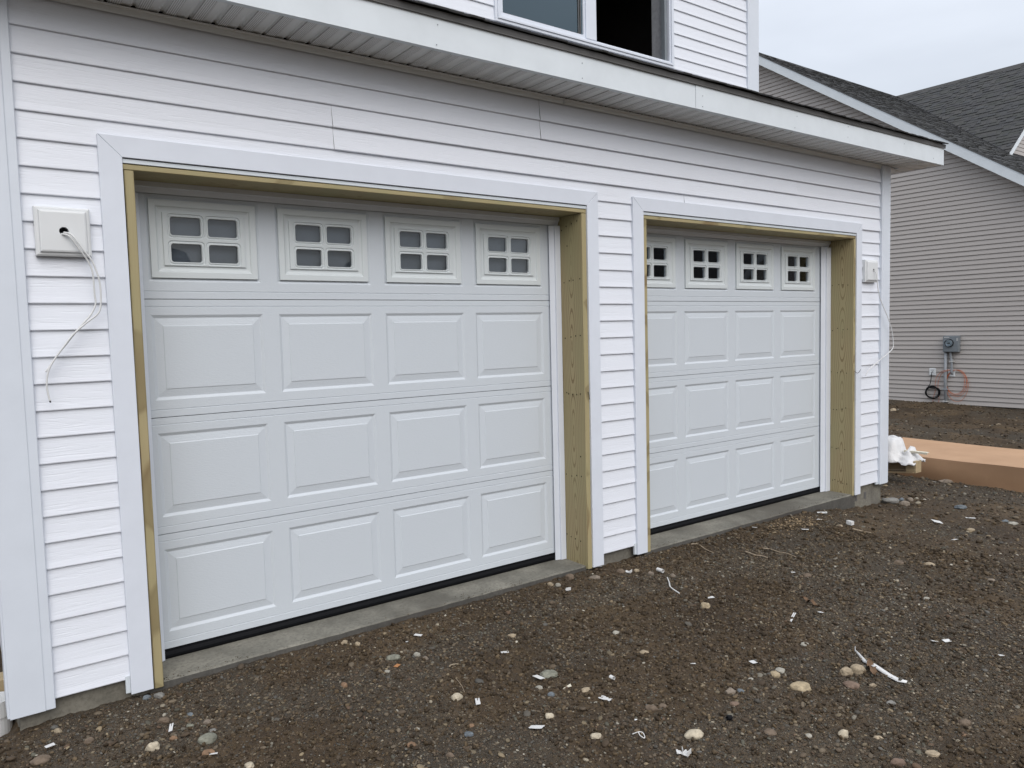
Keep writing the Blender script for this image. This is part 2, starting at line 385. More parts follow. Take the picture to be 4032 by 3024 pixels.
# cardboard
m, nt, b = mat('brown_cardboard', (.40,.255,.15), .75, .25)
n1 = noise(nt, pos(nt), 2.0, 5, .6); c = mixc(nt, ramp(nt, n1, [(.35, (0,0,0)), (.7, (1,1,1))]), (.42,.265,.16), (.355,.22,.13))
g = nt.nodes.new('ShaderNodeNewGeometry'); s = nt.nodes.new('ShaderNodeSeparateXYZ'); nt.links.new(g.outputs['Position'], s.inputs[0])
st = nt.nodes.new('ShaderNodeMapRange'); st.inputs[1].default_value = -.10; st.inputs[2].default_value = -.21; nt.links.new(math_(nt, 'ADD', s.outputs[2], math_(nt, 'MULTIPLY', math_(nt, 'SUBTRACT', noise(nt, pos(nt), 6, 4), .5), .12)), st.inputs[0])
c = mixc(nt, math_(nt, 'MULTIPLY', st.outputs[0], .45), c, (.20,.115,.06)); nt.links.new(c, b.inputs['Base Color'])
fl = noise(nt, pos(nt, (300, 8, 8)), 1.0, 1); bump(nt, b, fl, .12, .001); M['card'] = m
# crumpled white sheet
m, nt, b = mat('white_plastic_sheet', (.60,.60,.60), .35, .5)
b.inputs['Transmission Weight'].default_value = .0
bump(nt, b, noise(nt, pos(nt), 26, 4, .6, 1.0), .6, .008); M['plastic'] = m
# dry leaf, twig
M['leaf'] = plain('dry_brown_leaf', (.15,.09,.05), .7, .3, .4, .5, 200, 90)
M['twig'] = plain('pale_weathered_twig', (.36,.29,.21), .75, .3, .4, .4, 200, 60)
M['shaving'] = plain('wood_shavings', (.34,.25,.15), .8, .2, .3, 0, 60, 90)

M['sky_reflect'] = plain('painted_sky_reflection', (.17, .27, .30), .6, .3, .08)  # teal grey of mirrored sky, put into the colour

# =================================================================== GROUND
def axis_coords(lo, hi, step, far, n):
    mid = np.arange(lo, hi+step/2, step)
    t = np.linspace(0, 1, n+1)[1:]
    g = lambda L: step*n*t + (L-step*n)*t**4
    return np.concatenate([(lo-g(far+lo))[::-1], mid, hi+g(far-hi)])

# x: fine near the camera, coarser towards the neighbour, then out to the horizon
gx = [-1.3]
while gx[-1] < 150:
    x = gx[-1]; gx.append(x + (.012 if x < 4.2 else .012+(x-4.2)*.0045 if x < 17.3 else .075+(x-17.3)*.25))
lx = [-1.3]
while lx[-1] > -150: lx.append(lx[-1] - (.02+(-1.3-lx[-1])*.25))
gx = np.array(lx[:0:-1]+gx)
gy = [-2.75]
while gy[-1] < 150:
    y = gy[-1]; gy.append(y + (.012 if y < .05 else .05 if y < 6.5 else .07+(y-6.5)*.25))
ly = [-2.75]
while ly[-1] > -150: ly.append(ly[-1] - (.02+(-2.75-ly[-1])*.25))
gy = np.array(ly[:0:-1]+gy)
X, Y = np.meshgrid(gx, gy)
Zg = ground_z(X, Y) + ground_fine(X, Y)*(np.abs(X-3) < 20)
far = np.maximum(np.abs(X-8)-14, 0)+np.maximum(np.abs(Y)-12, 0)
Zg = Zg - np.minimum(far, 30)*.004
inside = (X > -.40) & (X < 5.98) & (Y > .06)
Zg = np.where(inside, Zg-.30, Zg)
ny, nx = X.shape
co = np.stack([X, Y, Zg], -1).reshape(-1, 3)
idx = np.arange(ny*nx).reshape(ny, nx)
quads = np.stack([idx[:-1, :-1], idx[:-1, 1:], idx[1:, 1:], idx[1:, :-1]], -1).reshape(-1, 4)
def fast_mesh(name, co, faces, k):
    me = bpy.data.meshes.new(name); nv = len(co); nf = len(faces)
    me.vertices.add(nv); me.vertices.foreach_set('co', np.ascontiguousarray(co, np.float32).ravel())
    me.loops.add(nf*k); me.loops.foreach_set('vertex_index', np.ascontiguousarray(faces, np.int32).ravel())
    me.polygons.add(nf); me.polygons.foreach_set('loop_start', np.arange(0, nf*k, k, dtype=np.int32))
    me.update(calc_edges=True); return me
me = fast_mesh('ground', co, quads, 4)
me.polygons.foreach_set('use_smooth', np.ones(len(quads), bool))
a = me.attributes.new('gravel', 'FLOAT', 'POINT'); a.data.foreach_set('value', gravel_mask(X, Y).ravel().astype(np.float32))
me.materials.append(M['dirt'])
ground = bpy.data.objects.new('ground', me); COL.objects.link(ground); ground['kind'] = 'structure'

# =================================================================== THE WHITE HOUSE
HX = (2.75, 3.2, -.1)
house = thing('house', 'unfinished white vinyl sided house with two closed garage doors and an open slider window above', 'house', HX)
EXP, S0 = .1044, 2.6133
random.seed(4)
def siding_piece(k, x0, x1, y0=0., s0=S0, proud=0., top=None, name='siding_plank'):
    zb = s0-k*EXP; zt = (zb+EXP+.003) if top is None else top
    y = y0-proud; j = random.uniform(-.0006, .0006)
    prof = [(y, zb+.0045), (y+.0010, zb+.0013), (y+.0035, zb), (y+.0115, zb), (y0+.0135, zb+.004), (y0+.0135, zt), (y0+.0105, zt), (y+.0035+j, zb+.03)]
    return MB().prism(prof, x0, x1, 'x')
def sid(k, x0, x1, **kw):
    y0 = kw.get('y0', 0.)
    return siding_piece(k, x0, x1, **kw).build('siding_plank', M['siding'], house)
XL, XR = -.372, 5.938
splits = {0: [2.18], 1: [2.182], 2: [.918, 4.69], 3: [.921, 4.70], 4: [3.407]}
for k in range(0, 5):
    xs = [XL]+splits[k]+[XR]
    for i in range(len(xs)-1):
        sid(k, xs[i]-(.02 if i else 0), xs[i+1], proud=(.0045 if i % 2 else 0.), top=(2.742 if k == 0 else None)) if i % 2 == 0 else \
        sid(k, xs[i], xs[i+1], proud=.0045, top=(2.742 if k == 0 else None))
for k in splits:                     # thin dark strips painting the shadow line at each lapped end
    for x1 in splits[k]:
        siding_piece(k, x1-.0006, x1, proud=.0032, top=(2.742 if k == 0 else None)).build('lap_shadow_strip', M['drip'], house)
for k in range(5, 26):
    sid(k, XL, -.075); sid(k, 2.596, 2.915); sid(k, 5.602, XR)

# sheathing and footing behind the cladding, openings left free
def slabs(name, mat_, boxes, label=None, **kw):
    mb = MB()
    for bx in boxes: mb.box(*bx)
    return mb.build(name, mat_, house, label, **kw)
slabs('wall_sheathing', M['dark'], [(-.49, .004, .0145, .12, .02, 2.74), (2.519, 3.001, .0145, .12, .02, 2.74), (5.533, 6.05, .0145, .12, .02, 2.74), (.004, 2.519, .0145, .12, 2.165, 2.74), (3.001, 5.533, .0145, .12, 2.165, 2.74)])
for x0, x1 in ((-.478, .003), (2.520, 2.868), (5.534, 6.031)):
    MB().box(x0, x1, .03, .26, -.75, .016).build('foundation', M['concrete'], house, bevel=.006)
MB().box(2.880, 3.000, .042, .26, -.75, .012).build('foundation', M['concrete'], house, bevel=.006)
for x in (5.60, 5.745): # rusty form ties left in the footing
    MB().box(x, x+.03, .0265, .035, -.125, -.065).build('form_tie', M['drip'], house, bevel=.003)
# garage floor with its exposed rounded edge
def slab_edge(x0, x1, yf):
    n = 90; mb = MB(); prof = [(-.62, .0), (-.03, .0), (-.007, .0015), (-.0005, .007), (.0004, .10), (.0015, .26)]
    vs = []
    for i in range(n+1):
        x = x0+(x1-x0)*i/n
        wob = (float(vnoise(x*7, 1.3, 9))-.5)*.007+(float(vnoise(x*40, 7.3, 9))-.5)*.003
        for (dz, dy) in prof: vs.append((x, yf+dy+wob*(1 if dy < .2 else 0), -.047+dz+(float(vnoise(x*14, dy*40, 3))-.5)*.003*(dy < .05)))
    m_ = len(prof); fs = [(i*m_+j, (i+1)*m_+j, (i+1)*m_+j+1, i*m_+j+1) for i in range(n) for j in range(m_-1)]
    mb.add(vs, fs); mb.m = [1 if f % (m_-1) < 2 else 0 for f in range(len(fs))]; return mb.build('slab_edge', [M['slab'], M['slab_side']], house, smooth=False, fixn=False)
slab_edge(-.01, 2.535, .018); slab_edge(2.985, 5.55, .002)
MB().box(-.48, 6.03, .262, 7.0, -.3, -.042).build('garage_floor', M['slab'], house)
# shell
slabs('side_wall', M['siding'], [(-.505, -.39, .12, 7.2, .0, 6.0)]); slabs('side_wall', M['siding'], [(5.95, 6.05, .12, 7.2, .0, 2.74)])
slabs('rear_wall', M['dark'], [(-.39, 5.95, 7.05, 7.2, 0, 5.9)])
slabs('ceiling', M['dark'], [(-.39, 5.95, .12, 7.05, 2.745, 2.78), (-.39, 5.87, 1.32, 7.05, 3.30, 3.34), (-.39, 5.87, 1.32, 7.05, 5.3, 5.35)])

# corner posts
def post(prof, z0, z1):
    return MB().prism(prof, z0, z1, 'z').build('corner_post', M['post'], house, bevel=.0018)
post([(-.509, -.020), (-.392, -.020), (-.389, -.0165), (-.359, -.0165), (-.357, -.013), (-.357, .010), (-.38, .010), (-.38, .028), (-.50, .028), (-.50, .15), (-.517, .15), (-.517, -.004), (-.509, -.006)], -.027, 2.757)
post([(5.924, -.0165), (5.948, -.0165), (5.951, -.020), (6.046, -.020), (6.050, -.013), (6.071, -.013), (6.073, .0), (6.073, .13), (6.05, .13), (6.05, .028), (5.94, .028), (5.94, .010), (5.924, .010)], -.018, 2.757)
MB().box(5.884, 5.924, -.0035, .010, -.014, .003).build('channel_tab', M['jchannel'], house)
MB().box(2.886, 2.9035, -.002, .011, -.052, .02).build('channel_tab', M['jchannel'], house)
MB().box(-.104, -.0865, -.002, .011, -.053, .02).build('channel_tab', M['jchannel'], house)
# receiving channels at the casings: thin raised edges

# ------------------------------------------------------------------ door openings
def casing(ax0, ax1, ax2, ax3, zo, zi, zb):
    g = .0006
    V = [([(ax0, zb), (ax1, zb), (ax1, zi-g), (ax0, zo-g)], 0), ([(ax3, zb), (ax2, zb), (ax2, zi-g), (ax3, zo-g)], 0),
         ([(ax0+g*1.5, zo), (ax3-g*1.5, zo), (ax2+g*.5, zi), (ax1-g*.5, zi)], 0)]
    for prof, _ in V:
        MB().prism(prof, -.0125, .009, 'y').build('door_casing', M['trim'], house, bevel=.0016)
    MB().box(ax1+.0005, ax2-.0005, -.004, .01, zi-.021, zi-.0035).build('j_channel', M['jchannel'], house, bevel=.0015)
    MB().box(ax1, ax2, .004, .01, zi-.004, zi+.002).build('weather_gap', M['black'], house)
casing(-.086, .0, 2.5166, 2.606, 2.243, 2.159, -.059)
casing(2.9043, 2.998, 5.5294, 5.6127, 2.243, 2.159, -.056)

def nail(board, pts, rad=.0032, axis='x', face=0., depth=.0012, m='black'):
    for (a_, b_) in pts:
        mb = MB(); n = 7
        if axis == 'x': vs = [(face, a_+rad*math.cos(t*2*math.pi/n), b_+rad*1.5*math.sin(t*2*math.pi/n)) for t in range(n)]; vs += [(v[0]-depth, v[1], v[2]) for v in vs]
        else: vs = [(a_+rad*math.cos(t*2*math.pi/n), face, b_+rad*math.sin(t*2*math.pi/n)) for t in range(n)]; vs += [(v[0], v[1]-depth, v[2]) for v in vs]
        fs = [tuple(range(n)), tuple(range(n, 2*n))]+[(i, (i+1) % n, n+(i+1) % n, n+i) for i in range(n)]
        mb.add(vs, fs).build('nail_head', M[m], board)
def board_z(x0, x1, y0, y1, z0, z1, seed, chew=True):
    """upright 2x board, edges eased, slightly wavy, foot chewed where it meets the slab"""
    rnd = random.Random(seed); mb = MB(); n = 24; c = .0035
    prof = [(x0+c, y0), (x1-c, y0), (x1, y0+c), (x1, y1), (x0, y1), (x0, y0+c)]
    vs = []; 
    for i in range(n+1):
        z = z0+(z1-z0)*i/n
        wx = (float(vnoise(z*2.1, seed, 3))-.5)*.004
        for (x, y) in prof: vs.append((x+wx, y+(float(vnoise(z*1.3, seed+5., 4))-.5)*.003, z))
    m_ = 6; fs = [(i*m_+j, i*m_+(j+1) % m_, (i+1)*m_+(j+1) % m_, (i+1)*m_+j) for i in range(n) for j in range(m_)]
    fs += [tuple(range(m_-1, -1, -1)), tuple(range(n*m_, n*m_+m_))]
    mb.add(vs, fs); return mb.build('door_jamb', M['wood_z'], house)
def board_h(x0, x1):
    mb = MB(); n = 30; c = .003; z0, z1, y0, y1 = 2.1135, 2.137, .0, .226
    prof = [(y0, z0+c), (y0+c, z0), (y1, z0), (y1, z1), (y0+c, z1), (y0, z1-c)]; vs = []
    for i in range(n+1):
        x = x0+(x1-x0)*i/n; wz = (float(vnoise(x*1.9, 2.2, 3))-.5)*.003
        for (y, z) in prof: vs.append((x, y, z+wz))
    m_ = 6; fs = [(i*m_+j, i*m_+(j+1) % m_, (i+1)*m_+(j+1) % m_, (i+1)*m_+j) for i in range(n) for j in range(m_)]
    fs += [tuple(range(m_-1, -1, -1)), tuple(range(n*m_, n*m_+m_))]
    return mb.add(vs, fs).build('header_board', M['wood_x'], house)
j1 = board_z(.005, .0415, 0., .226, -.066, 2.1105, 11); h1 = board_h(.001, 2.5165)
j2 = board_z(2.4805, 2.5165, -.003, .226, -.064, 2.1105, 12)
j3 = board_z(3.003, 3.040, 0., .226, -.060, 2.1105, 13); h2 = board_h(2.999, 5.5285)
j4 = board_z(5.4993, 5.5285, -.003, .226, -.056, 2.1105, 14)
nl = [(.17,1.708),(.119,1.717),(.085,1.718),(.023,1.723),(.169,1.364),(.114,1.372),(.071,1.378),(.028,1.38),(.165,1.025),(.147,1.018),(.11,1.015),(.071,1.017),(.038,1.022),(.046,.634),(.185,.506),(.133,.501),(.086,.511),(.042,.511),(.19,.12),(.15,.11),(.11,.105),(.06,.10),(.185,2.03),(.14,2.05),(.09,2.06),(.04,2.07),(.135,1.93)]
nail(j2, nl, face=2.4805-.0018)
nail(j4, [(y+random.uniform(-.008, .008), z+random.uniform(-.012, .012)) for (y, z) in [(.18,1.73),(.13,1.73),(.09,1.73),(.05,1.74),(.185,1.36),(.14,1.36),(.09,1.37),(.055,1.37),(.19,1.0),(.14,1.0),(.1,1.0),(.06,1.0),(.18,.68),(.14,.68),(.1,.68),(.065,.68),(.19,.34),(.14,.335),(.12,.34),(.07,.335),(.185,.055),(.16,.05),(.12,.05),(.09,.045),(.05,.045)]], face=5.4993-.0018)
# bent nails left sticking out of the jamb edges
tube_mesh([(2.503, -.004, 1.035), (2.5035, -.012, 1.025), (2.506, -.014, .990)], .0018, 6).build('bent_nail', M['black'], house)
tube_mesh([(5.522, -.003, 1.005), (5.54, -.022, .99), (5.556, -.038, 1.02)], .0016, 6).build('bent_nail', M['black'], house)

def stop_v(xj, xi, s):
    """vertical vinyl stop moulding: xj at the jamb, xi its free edge"""
    w = (xi-xj); xm = xj+w*.55
    prof = [(xj, .200), (xm, .203), (xm, .212), (xi, .222), (xi, .2265), (xm, .224), (xj, .226)]
    if w < 0: prof = prof[::-1]
    return MB().prism(prof, -.044, 2.062, 'z').build('stop_moulding', M['trim'], house, bevel=.0012)
def stop_h(x0, x1):
    prof = [(.200, 2.1125), (.203, 2.090), (.212, 2.088), (.222, 2.066), (.2265, 2.066), (.224, 2.09), (.226, 2.1125)]
    return MB().prism(prof, x0, x1, 'x').build('stop_moulding', M['trim'], house, bevel=.0012)
stop_v(2.4790, 2.4065, 1); stop_v(.043, .095, -1); stop_h(.043, 2.479)
stop_v(5.4975, 5.3843, 1); stop_v(3.042, 3.075, -1); stop_h(3.042, 5.4975)

# ------------------------------------------------------------------ garage doors
YD = .2385; SEC = .5334
def rect_rings(mb, x0, x1, z0, z1, rings, fill=True):
    """nested rectangular rings: (inset, depth behind the skin)"""
    vs = []
    for (i, dep) in rings: vs += [(x0+i, YD+dep, z0+i), (x1-i, YD+dep, z0+i), (x1-i, YD+dep, z1-i), (x0+i, YD+dep, z1-i)]
    fs = []
    for r in range(len(rings)-1):
        for k in range(4): fs.append((r*4+k, r*4+(k+1) % 4, r*4+4+(k+1) % 4, r*4+4+k))
    if fill: q = (len(rings)-1)*4; fs.append((q, q+1, q+2, q+3))
    mb.add(vs, fs); return mb
PX = [.1205+i*.5795 for i in range(4)]; PW = .5005; PZ0, PZ1 = .0785, .4625
def door_section(dx0, dx1, off, zb, bottom=False):
    mb = MB(); g = .0024; d = .0024
    lo = [(YD, zb+.0018), (YD, zb+.0345-g), (YD+d, zb+.0345), (YD, zb+.0345+g), (YD, zb+PZ0)]
    hi = [(YD, zb+PZ1), (YD, zb+SEC-.0335-g), (YD+d, zb+SEC-.0335), (YD, zb+SEC-.0335+g), (YD, zb+SEC-.0014)]
    for pr, a in ((lo, 0), (hi, 1)):
        prof = pr+[(YD+.04, pr[-1][1]), (YD+.04, pr[0][1])]
        mb.prism(prof, dx0, dx1, 'x')
    xs = [dx0]+[v for p in PX for v in (off+p, off+p+PW)]+[dx1]
    for i in range(0, len(xs), 2): mb.box(xs[i], xs[i+1], YD, YD+.04, zb+PZ0, zb+PZ1)
    return mb
def rrect(cx, cz, hw, hh, r, y, n=4):
    out = []
    for (sx, sz, a0) in ((1, 1, 0), (-1, 1, 90), (-1, -1, 180), (1, -1, 270)):
        for k in range(n):
            a = R(a0+90*k/(n-1)); out.append((cx+sx*(hw-r)+r*math.cos(a), y, cz+sz*(hh-r)+r*math.sin(a)))
    return out
def window_unit(ox, zb):
    """moulded plastic frame with four round cornered lights; ox = stamped panel's left edge, zb = section bottom"""
    Z = lambda z: zb+z-1.6002
    x0, x1, z0, z1 = ox+.0135, ox+.4855, Z(1.695), Z(2.043)
    mb = MB()
    rings = [(0, .0066), (0, -.005), (.0015, -.0065), (.026, -.0065), (.030, -.004), (.033, -.0005), (.043, .0025), (.0545, .0025), (.0555, -.0035), (.058, -.005)]
    rect_rings(mb, x0, x1, z0, z1, rings, fill=False)
    ix0, ix1, iz0, iz1 = x0+.058, x1-.058, z0+.058*.72, z1-.058*.72
    # keep the inner field where the photo has it
    lastx = (x0+.058, x1-.058, z0+.058, z1-.058)
    xm = (x0+x1)/2; zm = (z0+z1)/2; yf = -.005
    for sx in (-1, 1):
        for sz in (-1, 1):
            cx = xm+sx*.0820; cz = zm+sz*.0600
            cell = (min(xm, xm+sx*(xm-lastx[0])), max(xm, xm+sx*(xm-lastx[0])), min(zm, zm+sz*(zm-lastx[2])), max(zm, zm+sz*(zm-lastx[2])))
            hw, hh = .0655, .0405
            rr = [(.0145, yf, .018), (.0115, yf+.0045, .016), (.0085, yf+.0045, .0145), (.006, yf+.0015, .0135), (.002, yf+.001, .0115), (0, yf+.006, .0105), (0, yf+.016, .0105)]
            prev = None
            loops = [rrect(cx, cz, hw+m_, hh+m_, r_, YD+y_) for (m_, y_, r_) in rr]
            vs = [p for L_ in loops for p in L_]; n = 16
            fs = [(a*n+i, a*n+(i+1) % n, (a+1)*n+(i+1) % n, (a+1)*n+i) for a in range(len(loops)-1) for i in range(n)]
            mb.add(vs, fs)
            out = loops[0]; y_ = YD+yf
            C4 = [(cell[1], cell[3]), (cell[0], cell[3]), (cell[0], cell[2]), (cell[1], cell[2])]
            for q in range(4):
                a = out[q*4:q*4+4]; c_ = C4[q]
                e0 = (c_[0], y_, a[0][2]) if q in (0, 2) else (a[0][0], y_, c_[1])
                e1 = (a[3][0], y_, c_[1]) if q in (0, 2) else (c_[0], y_, a[3][2])
                mb.add(list(a)+[e1, (c_[0], y_, c_[1]), e0], [(0, 1, 2, 3, 4, 5, 6)])
                b0 = out[((q+1) % 4)*4]; qn = (q+1) % 4; cn_ = C4[qn]
                f0 = (cn_[0], y_, b0[2]) if qn in (0, 2) else (b0[0], y_, cn_[1])
                mb.add([a[3], b0, f0, e1], [(0, 1, 2, 3)])
    return mb, [(xm+sx*.0820, zm+sz*.0600) for sz in (1, -1) for sx in (-1, 1)]
def pane_mesh():
    mb = MB(); L_ = rrect(0, 0, .069, .044, .010, 0)
    mb.add(L_+[(p[0], .003, p[2]) for p in L_], [tuple(range(16)), tuple(range(31, 15, -1))]+[(i, (i+1) % 16, 16+(i+1) % 16, 16+i) for i in range(16)]); return mb

def raised_panel():
    mb = MB()
    rings = [(0, 0), (.0018, .0008), (.0130, .0066), (.0165, .0066), (.0475, .0024), (.0505, .0002), (.0525, .0)]
    rect_rings(mb, 0, PW, 0, PZ1-PZ0, rings); return mb
rp_src = None; pn_src = None; wf_src = None
def make_door(dx0, dx1, off, label):
    global rp_src, pn_src, wf_src
    d = bpy.data.objects.new('garage_door', None); COL.objects.link(d); d.location = ((dx0+dx1)/2, YD, -.035)
    put(d, house); d['label'] = label
    for s in range(4):
        zb = s*SEC
        sec = door_section(dx0, dx1, off, zb)
        if s == 3: # stamped recess round each window
            for p in PX: rect_rings(sec, off+p, off+p+PW, zb+PZ0, zb+PZ1, [(0, 0), (.0018, .0008), (.013, .0066), (.03, .0066)], fill=False)
        sec.build('door_section', M['door'], d, fixn=True)
        for p in PX:
            if s < 3:
                loc = (off+p, YD, zb+PZ0)
                if rp_src is None:
                    mb = raised_panel(); rp_src = mb.build('raised_panel', M['door'], None, origin=(0, YD, 0), fixn=False)
                    rp_src.location = loc; put(rp_src, d)
                else: inst(rp_src, loc, d, 'raised_panel')
            else:
                if wf_src is None:
                    mb, cs = window_unit(0., 0.); wf_src = mb.build('window_frame', M['winframe'], None, origin=(0, YD, 0), fixn=True)
                    wf_src.location = (off+p, YD, zb); put(wf_src, d)
                else: inst(wf_src, (off+p, YD, zb), d, 'window_frame'); cs = window_unit(0., 0.)[1]
                for (cx, cz) in cs:
                    loc = (off+p+cx, YD+.008, zb+cz)
                    if pn_src is None:
                        pn_src = pane_mesh().build('window_pane', M['glass'], None, origin=(0, 0, 0)); pn_src.location = loc; put(pn_src, d)
                    else: inst(pn_src, loc, d, 'window_pane')
    # black bottom seal: retainer and bulb
    prof = [(YD+.0015, .0015), (YD+.0015, -.012), (YD-.003, -.018), (YD-.007, -.026), (YD-.006, -.036), (YD+.0, -.0455), (YD+.035, -.0455), (YD+.04, .0015)]
    MB().prism(prof, dx0, dx1, 'x').build('bottom_seal', M['black'], d, bevel=.0015)
    return d
gd1 = make_door(.048, 2.470, .0, 'left white sectional garage door with four windows, nearest the camera')
gd2 = make_door(3.046, 5.488, 2.965, 'right white sectional garage door, its first window cut by the jamb')
# glazing film hung behind the left door
mb = MB(); n = 40; vs = []
for i in range(n+1):
    for j in range(13):
        x = .06+(2.285-.06)*i/n; z = 1.66+.42*j/12
        vs.append((x, YD+.046+(float(vnoise(x*9, z*6, 5))-.5)*.03*max(0, x-1.5), z))
fs = [(i*13+j, (i+1)*13+j, (i+1)*13+j+1, i*13+j+1) for i in range(n) for j in range(12)]
mb.add(vs, fs).build('glazing_film', M['palegrey'], house, smooth=True, fixn=False)

# ------------------------------------------------------------------ eave: channel, soffit, fascia, roof edge
YF = -.282; ZS = 2.763
prof = [(-.0015, 2.7275), (-.004, 2.7275), (-.004, 2.752), (-.016, 2.7555), (-.016, 2.7585), (-.0015, 2.7585)]
for x0, x1 in ((-.39, 2.36), (2.352, 5.925)):
    MB().prism(prof, x0, x1, 'x').build('soffit_channel', M['soffit_plain'], house)
P_ = .1045
def soffit_panel(x0):
    top = ZS+.0135; pts = [(x0, top)]; z = ZS
    prof = []
    for k in range(3):
        a = x0+k*P_
        prof += [(a, z+.0105), (a+.010, z+.0105), (a+.017, z), (a+.058, z), (a+.065, z+.0035), (a+.090, z+.0035), (a+.097, z)]
    prof += [(x0+3*P_-.0006, z), (x0+3*P_-.0006, top+.002), (x0, top+.002)]
    return MB().prism(prof, YF+.012, -.0005, 'y').build('soffit_panel', M['soffit'], house)
x = -.033-9*P_
while x < 6.05:
    soffit_panel(x); x += 3*P_
XE = x
for i in range(5):   # side return, ribs turned ninety degrees
    y0 = -.0+.3135*i-.32+.0
for y0 in np.arange(-.268, 1.26, .3135):
    z = ZS+.0012; y1 = min(y0+.313, 1.262)
    prof = [(y0, z+.010), (y0+.010, z+.010), (y0+.016, z), (y0+.10, z), (y0+.104, z+.006), (y0+.115, z+.006), (y0+.12, z), (y0+.205, z), (y0+.21, z+.006), (y0+.22, z+.006), (y0+.225, z), (y1, z), (y1, z+.014), (y0, z+.014)]
    prof = [p for p in prof if p[0] <= y1]
    MB().prism(prof, max(XE, 6.075) if y0 < -.005 and False else (XE+.0005 if y0 < 0 else 6.075), 6.428, 'x').build('soffit_panel', M['soffit_plain'], house)
for (x0, x1, pr) in ((-.95, 3.1842, 0), (3.1862, 6.440, .0022)):
    prof = [(YF-pr, ZS-.002), (YF+.028, ZS-.002), (YF+.028, ZS), (YF+.010, ZS+.001), (YF+.010, 2.93), (YF-pr, 2.93)]
    mb = MB(); n = 60; vs = []
    for i in range(n+1):
        xx = x0+(x1-x0)*i/n
        for (y, z) in prof: vs.append((xx, y+(float(vnoise(xx*2.6, z*9, 14))-.5)*.0022*(y < YF+.001), z))
    m_ = 6; fs = [(i*m_+j, i*m_+(j+1) % m_, (i+1)*m_+(j+1) % m_, (i+1)*m_+j) for i in range(n) for j in range(m_)]
    fs += [tuple(range(m_-1, -1, -1)), tuple(range(n*m_, n*m_+m_))]
    mb.add(vs, fs); fa = mb.build('fascia_board', M['fascia'], house)
    pts = [p for p in [(1.343,2.873),(1.334,2.779),(2.254,2.862),(2.253,2.782),(3.249,2.845),(3.248,2.78),(4.252,2.865),(4.227,2.783),(4.91,2.882),(4.907,2.805),(5.75,2.86),(6.25,2.80),(6.22,2.885),(.35,2.86),(.35,2.79)] if x0 < p[0] < x1]
    nail(fa, pts, .003, 'y', YF-pr-.0012, .0012, 'metergrey')
for (x0, x1, pr) in ((-.97, 2.234, 0), (2.232, 5.316, .0012), (5.314, 6.458, 0)):
    prof = [(YF-.0035-pr, 2.903), (YF-.0105-pr, 2.9025), (YF-.0075-pr, 2.908), (YF-.0125-pr, 2.934), (YF+.06, 2.956), (YF+.06, 2.953), (YF-.0075, 2.931)]
    MB().prism(prof, x0, x1, 'x').build('drip_edge', M['drip'], house)
SL = .333
mb = MB(); mb.prism([(YF-.010, 2.9375), (1.266, 2.9375+SL*(1.266-YF+.010)), (1.266, 2.9375+SL*(1.266-YF+.010)-.012), (YF+.01, 2.9315)], -.965, 6.452, 'x')
mb.build('roof_deck', M['membrane'], house)
MB().prism([(YF+.011, ZS+.001), (1.266, ZS+.001), (1.266, 3.43), (YF+.011, 2.928)], 6.4290, 6.4385, 'x').build('rake_board', M['fascia'], house)

def shingle_tab(mb, o, u, v, n, u0, u1, v0, v1, th, lift):
    P = lambda a, b_, c_: o+u*a+v*b_+n*c_
    mb.add([P(u0, v0, lift), P(u1, v0, lift), P(u1, v1, .0005), P(u0, v1, .0005), P(u0, v0, lift+th), P(u1, v0, lift+th), P(u1, v1, th), P(u0, v1, th)],
           [(0,3,2,1),(4,5,6,7),(0,1,5,4),(1,2,6,5),(2,3,7,6),(3,0,4,7)])
